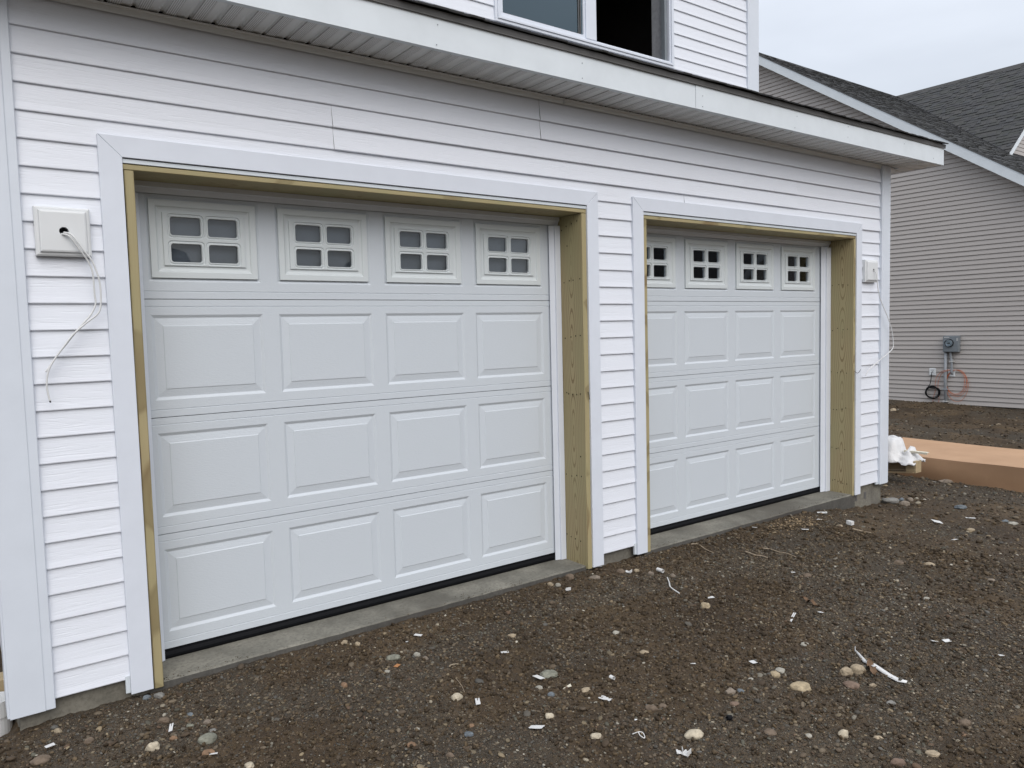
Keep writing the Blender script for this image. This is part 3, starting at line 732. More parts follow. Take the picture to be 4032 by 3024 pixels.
# eave course of the pent roof: thin, wavy black edge
o_ = Vector((-.97, YF-.010, 2.9385)); u_ = Vector((1, 0, 0)); v_ = Vector((0, 1, SL)).normalized(); n_ = u_.cross(v_)
rnd = random.Random(8); a_ = 0.
while a_ < 7.42:
    wdt = min(rnd.choice([.165, .2, .26, .33]), 7.43-a_)
    mb = MB(); lift0 = rnd.uniform(.000, .0045); k = 4; ov = rnd.uniform(.016, .026)
    for q in range(k):
        l_ = lift0+.004*math.sin(math.pi*(q+.5)/k)*rnd.uniform(.2, 1.2)
        shingle_tab(mb, o_, u_, v_, n_, a_+wdt*q/k, a_+wdt*(q+1)/k-.0002, -ov, .17, .0055+.004*rnd.random(), l_)
    mb.build('shingle', M['shingle'], house); a_ += wdt
def field(name, parent, o, u, v, n, ulen, vlen, pred, indiv, seed, expo=.143, umin=.08, umax=.24, matf=None):
    rnd = random.Random(seed); tabs = []
    nc = int(vlen/expo)
    for c_ in range(nc+1):
        a = -rnd.random()*.3; v0 = c_*expo
        while a < ulen:
            wd = rnd.uniform(umin, umax); a0 = max(a, 0); a1 = min(a+wd, ulen)
            if a1 > a0+.01:
                ctr = o+u*((a0+a1)/2)+v*(v0+expo/2)
                if pred is None or pred(ctr): tabs.append((a0, a1, v0, ctr, rnd.random(), rnd.random()))
            a += wd
    tabs.sort(key=lambda t: (t[3]-CAM).length)
    for (a0, a1, v0, ctr, tone, r2) in tabs[:indiv]:
        mb = MB(); shingle_tab(mb, o, u, v, n, a0, a1-.004, v0-.006*r2, min(v0+expo+.012, vlen), .006+.006*(r2 > .5), .007+.005*(r2 > .5))
        mb.build('shingle', M['shingle'], parent, fixn=False)
    mb = MB(); tn = []
    for (a0, a1, v0, ctr, tone, r2) in tabs[indiv:]:
        shingle_tab(mb, o, u, v, n, a0, a1-.004, v0-.006*r2, min(v0+expo+.012, vlen), .006+.006*(r2 > .5), .007+.005*(r2 > .5)); tn += [tone]*8
    if tn:
        ob = mb.build(name, M['shingle_s'], parent, kind='stuff', fixn=False)
        at = ob.data.attributes.new('tone', 'FLOAT', 'POINT'); at.data.foreach_set('value', tn)
field('shingle_field', house, o_, u_, v_, n_, 7.43, 1.62, lambda p: p.y > -.12, 0, 5)

# ------------------------------------------------------------------ upper storey
YU = 1.268; U0 = 4.4485
def usid(k, x0, x1): return siding_piece(k, x0, x1, y0=YU, s0=U0).build('siding_plank', M['siding'], house)
for k in range(-14, 11):
    zb = U0-k*EXP
    if 3.70 < zb < 4.98 or (zb < 3.72 and zb+EXP > 3.72):
        usid(k, -.45, 2.797); usid(k, 4.728, 5.80)
    else: usid(k, -.45, 5.80)
slabs('upper_sheathing', M['dark'], [(-.49, 2.80, YU+.0145, YU+.05, 3.30, 5.9), (4.70, 5.93, YU+.0145, YU+.05, 3.30, 5.9), (2.80, 4.70, YU+.0145, YU+.05, 3.30, 3.73), (2.80, 4.70, YU+.0145, YU+.05, 4.96, 5.9)])
MB().prism([(5.791, YU-.0165), (5.815, YU-.0165), (5.818, YU-.020), (5.940, YU-.020), (5.944, YU-.013), (5.966, YU-.013), (5.968, YU), (5.968, YU+.13), (5.93, YU+.13), (5.93, YU+.013), (5.791, YU+.013)], 3.40, 5.9, 'z').build('corner_post', M['post'], house, bevel=.0018)
MB().prism([(-.509, YU-.020), (-.38, YU-.020), (-.378, YU+.013), (-.50, YU+.013), (-.50, YU+.13), (-.517, YU+.13)], 3.40, 5.9, 'z').build('corner_post', M['post'], house)
slabs('upper_wall', M['siding'], [(5.82, 5.95, YU+.13, 7.2, 3.0, 5.9)])
# main roof above the picture
rf = MB(); rf.prism([(YU-.35, 5.80), (4.2, 7.25), (7.5, 5.80), (7.5, 5.68), (4.2, 7.10), (YU-.35, 5.68)], -.8, 6.25, 'x'); rf.build('main_roof', M['shingle'], house)
MB().box(-.45, 5.9, YU-.34, YU, 5.66, 5.68).build('main_soffit', M['soffit_plain'], house)
for xg in (-.49, 5.84):
    MB().prism([(YU, 5.66), (7.2, 5.66), (4.2, 7.08)], xg, xg+.1, 'x').build('gable_wall', M['siding'], house)
# slider window
win = bpy.data.objects.new('window', None); COL.objects.link(win); win.location = (3.76, YU, 3.715); put(win, house); win['label'] = 'white two light slider window, right half open and dark'
WX0, WX1, WZ0, WZ1 = 2.786, 4.739, 3.716, 4.985
def wrect(x0, x1, z0, z1, t, y0, y1, name='window_frame', mt='trim', bev=.0015):
    mb = MB()
    mb.box(x0, x1, y0, y1, z0, z0+t); mb.box(x0, x1, y0, y1, z1-t, z1); mb.box(x0, x0+t, y0, y1, z0+t, z1-t); mb.box(x1-t, x1, y0, y1, z0+t, z1-t)
    return mb.build(name, M[mt], win, bevel=bev)
wrect(WX0, WX1, WZ0, WZ1, .022, YU-.012, YU+.02)
wrect(WX0+.022, WX1-.022, WZ0+.022, WZ1-.022, .016, YU-.020, YU+.02)
wrect(WX0+.038, WX1-.038, WZ0+.038, WZ1-.038, .016, YU-.006, YU+.06)
# fixed sash on the left, meeting stile, open right half
wrect(2.8415, 3.700, 3.7705, 4.930, .026, YU+.004, YU+.040, 'sash')
MB().box(3.690, 3.804, YU-.010, YU+.045, 3.7705, 4.930).build('meeting_stile', M['trim'], win, bevel=.002)
MB().box(2.866, 3.676, YU+.020, YU+.024, 3.795, 4.905).build('window_pane', M['glass_up'], win)
for x0 in (3.628, 3.648): MB().box(x0, x0+.008, YU+.012, YU+.019, 3.797, 4.904).build('spacer_bar', M['drip'], win)
MB().box(4.640, 4.668, YU+.01, YU+.05, 3.7705, 4.93).build('track', M['metergrey'], win)
MB().box(2.9, 3.80, YU+.16, YU+.17, 3.70, 4.95).build('sky_reflection_panel', M['sky_reflect'], win)  # added panel; its colour stands in for sky mirrored in the left pane
MB().box(4.669, 4.70, YU+.05, YU+.19, 3.735, 4.96).build('wrapped_reveal', plain('grey_house_wrap', (.36, .37, .39), .6, .3, .25, 0, 60, 25), win)
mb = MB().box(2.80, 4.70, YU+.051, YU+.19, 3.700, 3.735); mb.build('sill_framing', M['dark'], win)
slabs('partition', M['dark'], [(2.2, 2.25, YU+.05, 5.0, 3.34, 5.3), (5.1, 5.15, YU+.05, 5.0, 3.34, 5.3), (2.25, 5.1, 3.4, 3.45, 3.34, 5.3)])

# =================================================================== NEIGHBOUR HOUSE
XN = 17.0
nb = thing('house', 'taupe sided neighbouring house with dark grey shingled gable roof and white rake boards', 'house', (24.5, 9.4, -.45))
zr = lambda y: 4.045+.672*(y-2.918)                # underside of the rake at the wall
Y0N, YP, Y1N = .35, 9.4, 18.45
k = 0
while True:
    zb = -.432+.1003*k
    if zb > zr(YP)-.06: break
    zt = zb+.1003
    ylo = Y0N if zb < zr(Y0N) else 2.918+(zb-4.045)/.672
    yhi = 2*YP-ylo
    prof = [(XN-.019, zb+.006), (XN-.017, zb+.001), (XN-.012, zb), (XN, zb), (XN+.004, zb+.004), (XN+.004, zt+.003), (XN, zt+.003)]
    ya, yb = max(ylo-.02, Y0N), min(yhi+.02, Y1N); ym = (1.1+(k*2.37) % 3.66+3.66*((k//2) % 2)) if k % 1 == 0 else 5
    if not ya+.6 < ym < yb-.6: ym = (ya+yb)/2
    MB().prism(prof, ya, ym, 'y').build('siding_plank', M['taupe'], nb)
    MB().prism([(p_[0]-.002, p_[1]) if p_[0] < XN-.003 else p_ for p_ in prof], ym-.0, yb, 'y').build('siding_plank', M['taupe'], nb)
    k += 1
mb = MB(); mb.prism([(Y0N, -.42), (Y1N, -.42), (Y1N, zr(Y0N)), (YP, zr(YP)), (Y0N, zr(Y0N))], XN+.006, XN+.3, 'x'); mb.build('gable_wall', M['taupe'], nb)
MB().box(XN+.02, 32, Y0N+.02, Y1N-.02, -1.4, -.43).build('foundation', M['concrete'], nb)
MB().box(XN+.3, 32, Y0N, Y0N+.2, -.42, zr(Y0N)).build('front_wall', M['taupe'], nb)
MB().box(XN+.3, 32, Y1N-.2, Y1N, -.42, zr(Y0N)).build('rear_wall', M['taupe'], nb)
mb = MB(); mb.prism([(Y0N, -.42), (Y1N, -.42), (Y1N, zr(Y0N)), (YP, zr(YP)), (Y0N, zr(Y0N))], 31.7, 32.0, 'x'); mb.build('gable_wall', M['taupe'], nb)
MB().prism([(Y0N-.02, YP*0-.4), (Y0N-.02, zr(Y0N)), (Y0N+.1, zr(Y0N)), (Y0N+.1, -.4)], XN-.02, XN+.004, 'x').build('corner_post', M['post'], nb)
ze = lambda y: 4.262+.672*(y-2.815)               # roof surface
YE = -.05
# rake boards and the roof planes
for s in (1, -1):
    f = (lambda y: y) if s == 1 else (lambda y: 2*YP-y)
    pr = [(f(YE), ze(YE)-.235), (f(YE), ze(YE)-.012), (YP, ze(YP)-.012), (YP, ze(YP)-.235)]
    MB().prism(pr, XN-.305, XN-.285, 'x').build('rake_board', M['fascia'], nb)
    pr = [(f(YE+.03), ze(YE)-.20), (YP, ze(YP)-.212), (YP, ze(YP)-.200), (f(YE+.03), ze(YE)-.19)]
    MB().prism(pr, XN-.285, XN+.006, 'x').build('rake_soffit', M['soffit_plain'], nb)
    pr = [(f(YE), ze(YE)), (YP, ze(YP)), (YP, ze(YP)-.10), (f(YE), ze(YE)-.10)]
    MB().prism(pr, XN-.284, 32.3, 'x').build('roof_deck', M['membrane'], nb)
    pr = [(f(YE-.01), ze(YE)+.004), (YP, ze(YP)+.010), (YP, ze(YP)-.003), (f(YE-.01), ze(YE)-.012)]
    MB().prism(pr, XN-.318, XN-.28, 'x').build('rake_edge', M['drip'], nb)
    if s == 1:
        MB().box(XN-.3, 32.3, YE-.02, YE, ze(YE)-.21, ze(YE)-.01).build('fascia_board', M['fascia'], nb)
XC = 24.6; CS = .82; ZR = ze(YP)
zc = lambda x: ZR-CS*abs(XC-x)                     # cross gable surface
YG = 4.6                                           # front edge of the cross gable
yv = lambda x: 2.815+(zc(x)-4.262)/.672            # valley line
o = Vector((XN-.315, YE-.012, ze(YE-.012)+.004)); u = Vector((1, 0, 0)); v = Vector((0, 1, .672)).normalized(); n = u.cross(v)
def on_main(p):
    if abs(XC-p.x) < (ZR-ze(YG))/CS and p.y > YG and p.z < zc(p.x)-.02: return False
    return True
VL = math.hypot(YP-YE, (YP-YE)*.672)
field('shingle_field', nb, o, u, v, n, 9.6, VL, on_main, 0, 71)
# cross gable planes
xl = XC-(ZR-ze(YG))/CS
mb = MB()
for s in (1, -1):
    X_ = lambda x: x if s == 1 else 2*XC-x
    pts = [(X_(xl), YG), (XC, YG), (XC, YP)]
    top = [(a, b_, zc(a)) for a, b_ in pts]; bot = [(a, b_, zc(a)-.08) for a, b_ in pts]
    mb.add(top+bot, [(0, 1, 2), (5, 4, 3), (0, 3, 4, 1), (1, 4, 5, 2), (2, 5, 3, 0)])
mb.build('cross_gable_deck', M['membrane'], nb)
uu = Vector((0, 1, 0)); vv = Vector((1, 0, CS)).normalized(); nn = vv.cross(uu)
o2 = Vector((xl-.05, YG-.012, zc(xl-.05)+.006))
field('shingle_field', nb, o2, uu, vv, -nn if nn.z < 0 else nn, YP-YG+.012, math.hypot(XC-xl, ZR-zc(xl))+.02,
      lambda p: p.y < yv(p.x)+.06 and p.z < ZR-.02, 300, 72)
# ridge caps
mb = MB(); mb.prism([(XC-.16, ZR-.105), (XC, ZR+.035), (XC+.16, ZR-.105), (XC, ZR+.010)], YG-.02, YP, 'y'); mb.build('ridge_cap', M['shingle'], nb)
mb = MB(); mb.prism([(YP-.16, ZR-.09), (YP, ZR+.03), (YP+.16, ZR-.09), (YP, ZR+.005)], XN-.32, 32.3, 'x'); mb.build('ridge_cap', M['shingle'], nb)
# metal-black valley line
tube_mesh([(xl-.02, YG, zc(xl)+.012), (XC, YP, ZR+.012)], .028, 6, smooth_n=1).build('roof_valley', M['membrane'], nb)
# front wall and rakes of the cross gable
mb = MB(); mb.prism([(xl+.36, ze(YG+.3)-.2), (2*XC-xl-.36, ze(YG+.3)-.2), (XC, zc(XC)-.2)], YG+.30, YG+.4, 'y'); mb.build('gable_wall', M['taupe'], nb)
k = 0
while ze(YG+.3)+.02+.1003*k < ZR-.4:
    zb = ze(YG+.3)+.0+.1003*k; x0 = XC-(ZR-zb-.12)/CS
    prof = [(YG+.288, zb+.006), (YG+.290, zb+.001), (YG+.294, zb), (YG+.30, zb), (YG+.299, zb+.1003)]
    MB().prism(prof, x0, 2*XC-x0, 'x').build('siding_plank', M['taupe'], nb); k += 1
for s in (1, -1):
    X_ = lambda x: x if s == 1 else 2*XC-x
    pr = [(X_(xl-.08), zc(xl-.08)-.155), (X_(xl-.08), zc(xl-.08)-.012), (XC, ZR-.012), (XC, ZR-.165)]
    MB().prism(pr, YG-.012, YG+.012, 'y').build('rake_board', M['fascia'], nb)

# ------------------------------------------------------------------ service gear on the neighbour's wall
XW = XN-.014
t = thing('electric_meter', 'grey electric meter box with round glass meter on the taupe wall', 'meter', (XW, 4.22, .715))
mb = MB().box(XW-.105, XW, 4.062, 4.382, .718, 1.072); mb.build('meter_box', M['metergrey'], t, bevel=.006)
MB().box(XW-.112, XW-.105, 4.075, 4.369, .730, 1.060).build('cover', M['metergrey'], t, bevel=.003)
def disc(mb, c, r0, r1, x0, x1, n=24):
    vs = [(x0, c[0]+r0*math.cos(i*2*math.pi/n), c[1]+r0*math.sin(i*2*math.pi/n)) for i in range(n)]+[(x1, c[0]+r1*math.cos(i*2*math.pi/n), c[1]+r1*math.sin(i*2*math.pi/n)) for i in range(n)]
    return mb.add(vs, [tuple(range(n)), tuple(range(n, 2*n))]+[(i, (i+1) % n, n+(i+1) % n, n+i) for i in range(n)])
disc(MB(), (4.243, .915), .088, .088, XW-.112, XW-.135).build('meter_ring', M['black'], t, bevel=.002)
disc(MB(), (4.243, .915), .072, .072, XW-.135, XW-.150).build('meter_face', M['blockvinyl'], t)
disc(MB(), (4.243, .915), .080, .066, XW-.151, XW-.215).build('meter_glass', M['meterglass'], t, smooth=False)
MB().box(XW-.154, XW-.150, 4.215, 4.270, .905, .925).build('display', M['black'], t)
for i in range(5): MB().box(XW-.1135, XW-.112, 4.352-.022*i-.014, 4.352-.022*i, 1.030, 1.048).build('sticker', M['scrap'], t)
MB().box(XW-.118, XW-.112, 4.078, 4.096, .960, 1.020).build('latch', M['scrap'], t)
tube_mesh([(XW-.045, 4.345, .722), (XW-.045, 4.345, .10), (XW-.045, 4.33, -.46)], .031, 12, smooth_n=1).build('electric_conduit', M['pvcgrey'], t, smooth=True)
MB().box(XW-.085, XW, 4.288, 4.386, -.12, -.085).build('conduit_strap', M['pvcgrey'], t)
MB().box(XW-.085, XW, 4.285, 4.383, -.375, -.36).build('conduit_strap', M['scrap'], t)
tube_mesh([(XW-.045, 4.245, .722), (XW-.045, 4.235, .60), (XW-.05, 4.217, .50), (XW-.05, 4.214, .36), (XW-.05, 4.213, .27), (XW-.01, 4.212, .24)], .024, 12).build('branch_conduit', M['pvcgrey'], t, smooth=True)
MB().box(XW-.08, XW-.01, 4.175, 4.26, .505, .520).build('conduit_strap', M['scrap'], t)
def wblock(y0, y1, z0, z1, label):
    q = thing('wall_block', label, 'mounting block', (XW, (y0+y1)/2, z0), None)
    rect = [(y0, y1, z0, z1, 0), (y0, y1, z0, z1, .018), (y0+.012, y1-.012, z0+.012, z1-.012, .022), (y0+.035, y1-.035, z0+.035, z1-.035, .022), (y0+.038, y1-.038, z0+.038, z1-.038, .012)]
    mb = MB(); vs = []
    for (a, b_, c_, d_, x_) in rect: vs += [(XW-x_, a, c_), (XW-x_, b_, c_), (XW-x_, b_, d_), (XW-x_, a, d_)]
    fs = [(r*4+k, r*4+(k+1) % 4, r*4+4+(k+1) % 4, r*4+4+k) for r in range(4) for k in range(4)]+[(16, 17, 18, 19)]
    mb.add(vs, fs).build('block_frame', M['beigew'] if 'beigew' in M else M['blockvinyl'], q); return q
wblock(4.563, 4.703, .192, .352, 'pale wall block with a black cable plugged in, left of the conduits')
wblock(4.160, 4.300, .178, .342, 'pale wall block where the thin bent conduit ends')
rnd = random.Random(3)
pts = [(XW-.03, 4.63, .275), (XW-.06, 4.632, .235), (XW-.05, 4.65, .10), (XW-.05, 4.672, -.02), (XW-.06, 4.70, -.08)]
for lp in range(7):
    ry = .150+rnd.uniform(-.022, .012); rz = .128+rnd.uniform(-.02, .012); cy = 4.610+rnd.uniform(-.012, .012); cz = -.195+rnd.uniform(-.012, .012)
    for q in range(12):
        a = R(140+q*30); pts.append((XW-.04-.02*rnd.random(), cy-ry*math.cos(a)*-1, cz+rz*math.sin(a)))
cb = tube_mesh(pts, .0085, 6, smooth_n=3).build('cable_coil', M['black'], None, smooth=True); tag(cb, 'black cable coil hanging from the left wall block on the taupe wall', 'cable')
pts = [(XW-.02, 4.19, .335)]
for (ry, rz, cy0, cz0) in ((.205, .270, 4.125, .055), (.225, .345, 4.105, -.015), (.190, .262, 4.140, .065), (.214, .290, 4.118, .040)):
    for q in range(14):
        a = R(80-q*360/14)
        pts.append((XW-.03-.01*rnd.random(), cy0-ry*math.cos(a)+rnd.uniform(-.007, .007), cz0+rz*math.sin(a)+rnd.uniform(-.007, .007)))
oc = tube_mesh(pts, .0045, 5, smooth_n=3).build('cable_coil', M['orange'], None, smooth=True); tag(oc, 'thin orange cable loops hanging right of the grey conduit', 'cable')
pts = [(XW-.02, 4.20, .33)]
for (y, z) in [(4.32, .32), (4.45, .27), (4.54, .15), (4.565, .0), (4.56, -.15), (4.60, -.30), (4.61, -.43)]: pts.append((XW-.09 if 4.28 < y < 4.42 else XW-.03, y, z))
o3 = tube_mesh(pts, .0048, 5).build('cable_loop', M['orange'], None, smooth=True); tag(o3, 'orange cable strand passing behind the conduit down behind the black coil', 'cable')
pts = [(XW-.03, 4.24, .32), (XW-.1, 4.36, .28), (XW-.03, 4.46, .18), (XW-.03, 4.50, .04), (XW-.03, 4.505, -.1), (XW-.03, 4.48, -.30), (XW-.03, 4.49, -.44)]
o4 = tube_mesh(pts, .0048, 5).build('cable_loop', M['orange'], None, smooth=True); tag(o4, 'second orange strand between the black coil and the conduit', 'cable')

# =================================================================== LIGHT FIXTURE BLOCKS AND CABLES
def mount_block(x0, x1, z0, z1, hx, hz, label):
    q = thing('light_mounting_block', label, 'mounting block', ((x0+x1)/2, 0, z0), 'fixture blocks beside the garage doors')
    cells = [(0, .004), (0, -.020), (.006, -.024), (.013, -.024), (.016, -.034), (.022, -.036)]
    vs = []
    for (i, y) in cells: vs += [(x0+i, y, z0+i), (x1-i, y, z0+i), (x1-i, y, z1-i), (x0+i, y, z1-i)]
    fs = [(r*4+k, r*4+(k+1) % 4, r*4+4+(k+1) % 4, r*4+4+k) for r in range(len(cells)-1) for k in range(4)]
    mb = MB().add(vs, fs); i = .022; y = -.036; n = 24; r = .0165
    # face with a round hole: connect circle to the square
    sq = []
    for t_ in range(n):
        a = 2*math.pi*t_/n; dx, dz = math.cos(a), math.sin(a)
        X0, X1, Z0, Z1 = x0+i, x1-i, z0+i, z1-i
        tx = ((X1-hx) if dx > 0 else (X0-hx))/dx if abs(dx) > 1e-6 else 1e9; tz = ((Z1-hz) if dz > 0 else (Z0-hz))/dz if abs(dz) > 1e-6 else 1e9
        s_ = min(tx, tz); sq.append((hx+dx*s_, y, hz+dz*s_))
    ci = [(hx+r*math.cos(2*math.pi*t_/n), y, hz+r*math.sin(2*math.pi*t_/n)) for t_ in range(n)]
    cb_ = [(p[0], -.010, p[2]) for p in ci]
    mb.add(sq+ci+cb_, [(t_, (t_+1) % n, n+(t_+1) % n, n+t_) for t_ in range(n)]+[(n+t_, n+(t_+1) % n, 2*n+(t_+1) % n, 2*n+t_) for t_ in range(n)])
    # square corners left over
    cs = [(x0+i, y, z0+i), (x1-i, y, z0+i), (x1-i, y, z1-i), (x0+i, y, z1-i)]
    for c_ in cs:
        ds = sorted(range(n), key=lambda t_: (sq[t_][0]-c_[0])**2+(sq[t_][2]-c_[2])**2)
        a_, b_ = ds[0], ds[1]
        for e in ds[:4]:
            if abs(sq[e][0]-c_[0]) < 1e-5: a_ = e; break
        for e in ds[:4]:
            if abs(sq[e][2]-c_[2]) < 1e-5: b_ = e; break
        mb.add([c_, (sq[a_][0], y+.00005, sq[a_][2]), (sq[b_][0], y+.00005, sq[b_][2])], [(0, 1, 2)])
    mb.build('block_plate', M['blockvinyl'], q, fixn=False)
    disc_ = MB(); disc_.add([(p[0], -.0105, p[2]) for p in ci], [tuple(range(n))]); disc_.build('hole', M['black'], q); return q
mount_block(-.320, -.131, 1.752, 1.940, -.224, 1.847, 'square white fixture block left of the left garage door, two cables out of its hole')
mount_block(5.645, 5.842, 1.756, 1.944, 5.757, 1.852, 'square white fixture block at the right house corner, one cable out of its hole')
def cable(pts, r, label, tip=True):
    c_ = tube_mesh(pts, r, 8, smooth_n=6).build('hanging_cable', M['cable'], None, smooth=True); tag(c_, label, 'cable', 'cables hanging from the fixture blocks'); return c_
cable([(-.232, -.012, 1.838), (-.229, -.040, 1.835), (-.208, -.055, 1.825), (-.178, -.055, 1.778), (-.153, -.053, 1.738), (-.137, -.050, 1.687), (-.134, -.045, 1.603), (-.133, -.045, 1.566), (-.152, -.045, 1.524), (-.192, -.040, 1.476), (-.237, -.035, 1.417), (-.276, -.032, 1.365), (-.299, -.03, 1.33), (-.316, -.03, 1.306)], .0036, 'inner white cable at the left block, the shorter with its end pointing left')
lc = cable([(-.222, -.012, 1.842), (-.222, -.042, 1.841), (-.200, -.062, 1.829), (-.163, -.064, 1.772), (-.136, -.062, 1.729), (-.120, -.06, 1.675), (-.114, -.058, 1.633), (-.116, -.055, 1.566), (-.128, -.055, 1.528), (-.171, -.052, 1.491), (-.215, -.048, 1.450), (-.249, -.046, 1.405), (-.289, -.044, 1.347), (-.309, -.043, 1.305), (-.316, -.042, 1.26), (-.314, -.04, 1.224), (-.309, -.04, 1.193)], .0036, 'outer white cable at the left block, the longer one with a black tip')
tube_mesh([(-.309, -.04, 1.193), (-.3075, -.04, 1.187)], .0030, 6, smooth_n=1).build('cable_tip', M['black'], lc)
cable([(5.757, -.012, 1.852), (5.757, -.045, 1.848), (5.765, -.06, 1.80), (5.772, -.06, 1.741), (5.807, -.06, 1.636), (5.886, -.06, 1.531), (5.952, -.06, 1.451), (6.02, -.06, 1.342), (6.048, -.06, 1.234), (6.036, -.06, 1.18), (5.932, -.06, 1.13), (5.804, -.06, 1.082), (5.679, -.06, 1.028), (5.629, -.06, .998), (5.598, -.06, .969)], .0036, 'white cable looping down from the right block past the corner post')

# =================================================================== PIPE AT THE LEFT CORNER
t = thing('drain_pipe', 'white plastic drain pipe stub behind the left house corner', 'pipe', (-.548, .30, -.16))
def ring_tube(x, y, r0, r1, z0, z1, name, m_, par, n=28):
    mb = MB(); vs = []
    for (r, z) in ((r1, z0), (r1, z1), (r0, z1), (r0, z0)):
        vs += [(x+r*math.cos(2*math.pi*i/n), y+r*math.sin(2*math.pi*i/n), z) for i in range(n)]
    fs = [(a*n+i, a*n+(i+1) % n, ((a+1) % 4)*n+(i+1) % n, ((a+1) % 4)*n+i) for a in range(4) for i in range(n)]
    return mb.add(vs, fs).build(name, M[m_], par, smooth=False)
ring_tube(-.548, .30, .048, .056, -.30, -.115, 'pipe', 'blockvinyl', t); ring_tube(-.548, .30, .0565, .062, -.118, -.050, 'collar', 'blockvinyl', t)
MB().box(-.66, -.50, .45, .55, -.30, -.035).build('lumber_offcut', M['beigepaint'], None, bevel=.003)
oc_ = bpy.data.objects['lumber_offcut']; tag(oc_, 'tan lumber offcut behind the white drain pipe', 'lumber')

# =================================================================== CARDBOARD BOX
t = thing('cardboard_box', 'long flat brown cardboard box lying on the dirt between the two houses', 'box', (8.1, -.7, -.245))
bx0, bx1, by0, by1 = 7.55, 8.66, -3.1, 1.14
nx_, ny_ = 14, 46; mb = MB(); vs = []
def ztop(x, y):
    s_ = (x-bx0)/(bx1-bx0); t_ = (y-by0)/(by1-by0)
    sag = -.018*math.sin(math.pi*s_)*(.6+.4*math.sin(t_*7))-.006*math.sin(t_*9+1)
    back = .020*math.exp(-((s_-1)/.12)**2)*(1-.5*t_)
    crease = -.007*math.exp(-((s_-.80-.06*t_)/.012)**2)
    return -.008+sag+back+crease+(float(vnoise(x*4, y*3, 77))-.5)*.006
for i in range(nx_*3+1):
    for j in range(ny_+1):
        x = bx0+(bx1-bx0)*i/(nx_*3); y = by0+(by1-by0)*j/ny_; vs.append((x, y, ztop(x, y)))
fs = [(i*(ny_+1)+j, (i+1)*(ny_+1)+j, (i+1)*(ny_+1)+j+1, i*(ny_+1)+j+1) for i in range(nx_*3) for j in range(ny_)]
mb.add(vs, fs).build('lid', M['card'], t, smooth=True, fixn=False)
def cwall(p0, p1, name, n_=46, out=(0, 0)):
    mb = MB(); vs = []
    for j in range(n_+1):
        x = p0[0]+(p1[0]-p0[0])*j/n_; y = p0[1]+(p1[1]-p0[1])*j/n_; zt = ztop(x, y)-.0005
        for q in range(5):
            z = zt+(-.262-zt)*q/4; bu = .012*math.sin(math.pi*q/4)*math.sin(j*.35+1)
            vs.append((x+out[0]*bu, y+out[1]*bu, z))
    fs = [(j*5+q, (j+1)*5+q, (j+1)*5+q+1, j*5+q+1) for j in range(n_) for q in range(4)]
    return mb.add(vs, fs).build(name, M['card'], t, smooth=True, fixn=False)
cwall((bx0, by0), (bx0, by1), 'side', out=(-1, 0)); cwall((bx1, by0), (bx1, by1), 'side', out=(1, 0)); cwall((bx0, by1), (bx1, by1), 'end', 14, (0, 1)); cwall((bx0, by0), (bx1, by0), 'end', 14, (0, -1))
if False: mb = MB(); mb.add([(8.40, 1.15, .012), (8.62, .86, .030), (8.655, 1.02, .11), (8.52, 1.16, .10)], [(0, 1, 2, 3)]); mb.build('flap', M['card'], t, fixn=False)

# =================================================================== BROKEN CRATE WITH PLASTIC
t = thing('wooden_crate', 'broken shallow pine crate propped beside the house corner under white plastic', 'crate', (7.25, .75, -.22))
def tilt(vs):  # far end rests on the ground
    return [(x, y, z-.115*(y-.25)) for (x, y, z) in vs]
def tbox(x0, x1, y0, y1, z0, z1, name, m_='woodpale'):
    mb = MB().box(x0, x1, y0, y1, z0, z1); mb.v = tilt(mb.v); return mb.build(name, M[m_], t, bevel=.002)
tbox(7.02, 7.16, .225, 1.25, -.100, -.085, 'bottom_board')
tbox(7.032, 7.145, .205, .232, -.100, .022, 'end_board', 'beigepaint'); tbox(7.034, 7.10, .234, .305, -.084, -.002, 'corner_block', 'beigepaint')
tbox(7.03, 7.046, .50, 1.2, -.01, .012, 'side_board'); tbox(7.128, 7.145, .25, 1.2, -.08, .012, 'side_board')
tbox(7.03, 7.046, .234, .50, .0, .012, 'side_board')
tbox(7.04, 7.14, .9, 1.0, -.20, -.102, 'prop_block')
# plastic sheet draped over it
mb = MB(); nu, nv = 44, 40; vs = []
for i in range(nu+1):
    for j in range(nv+1):
        a, b_ = i/nu, j/nv                       # a along y (from the end board back), b across x
        y = .205+1.0*a; x = 6.985+.50*b_
        top = .035+.205*float(sm(.36, .45, y))*(1-.35*float(sm(.8, 1.15, y)))
        lump = .125*math.exp(-((y-.315)/.045)**2-((b_-.55)/.28)**2)
        cross = float(sm(-.02, .30, b_))*(1-.55*float(sm(.7, 1.0, b_)))
        cr = abs(float(vnoise(y*17+b_*3, b_*9-y*6, 6))-.5)*.055+abs(float(vnoise(y*41, b_*23, 16))-.5)*.022
        z = -.012+(top+lump)*cross+cr-.115*(y-.25)*.6+(.03*float(vnoise(y*13, 3.3, 8))-.02)*(1-cross)
        x = 6.975+.34*b_*(.45+.55*cross)+.018*math.sin(y*38)*(1-cross)+.016*(float(vnoise(y*19, b_*11, 12))-.5)
        if a < .03: z -= .02
        vs.append((x, y, z))
fs = [(i*(nv+1)+j, (i+1)*(nv+1)+j, (i+1)*(nv+1)+j+1, i*(nv+1)+j+1) for i in range(nu) for j in range(nv)]
ps = mb.add(vs, fs).build('plastic_sheet', M['plastic'], None, smooth=True, fixn=False); tag(ps, 'crumpled white plastic sheet draped over the broken crate', 'plastic sheet')
so = ps.modifiers.new('th', 'SOLIDIFY'); so.thickness = .002
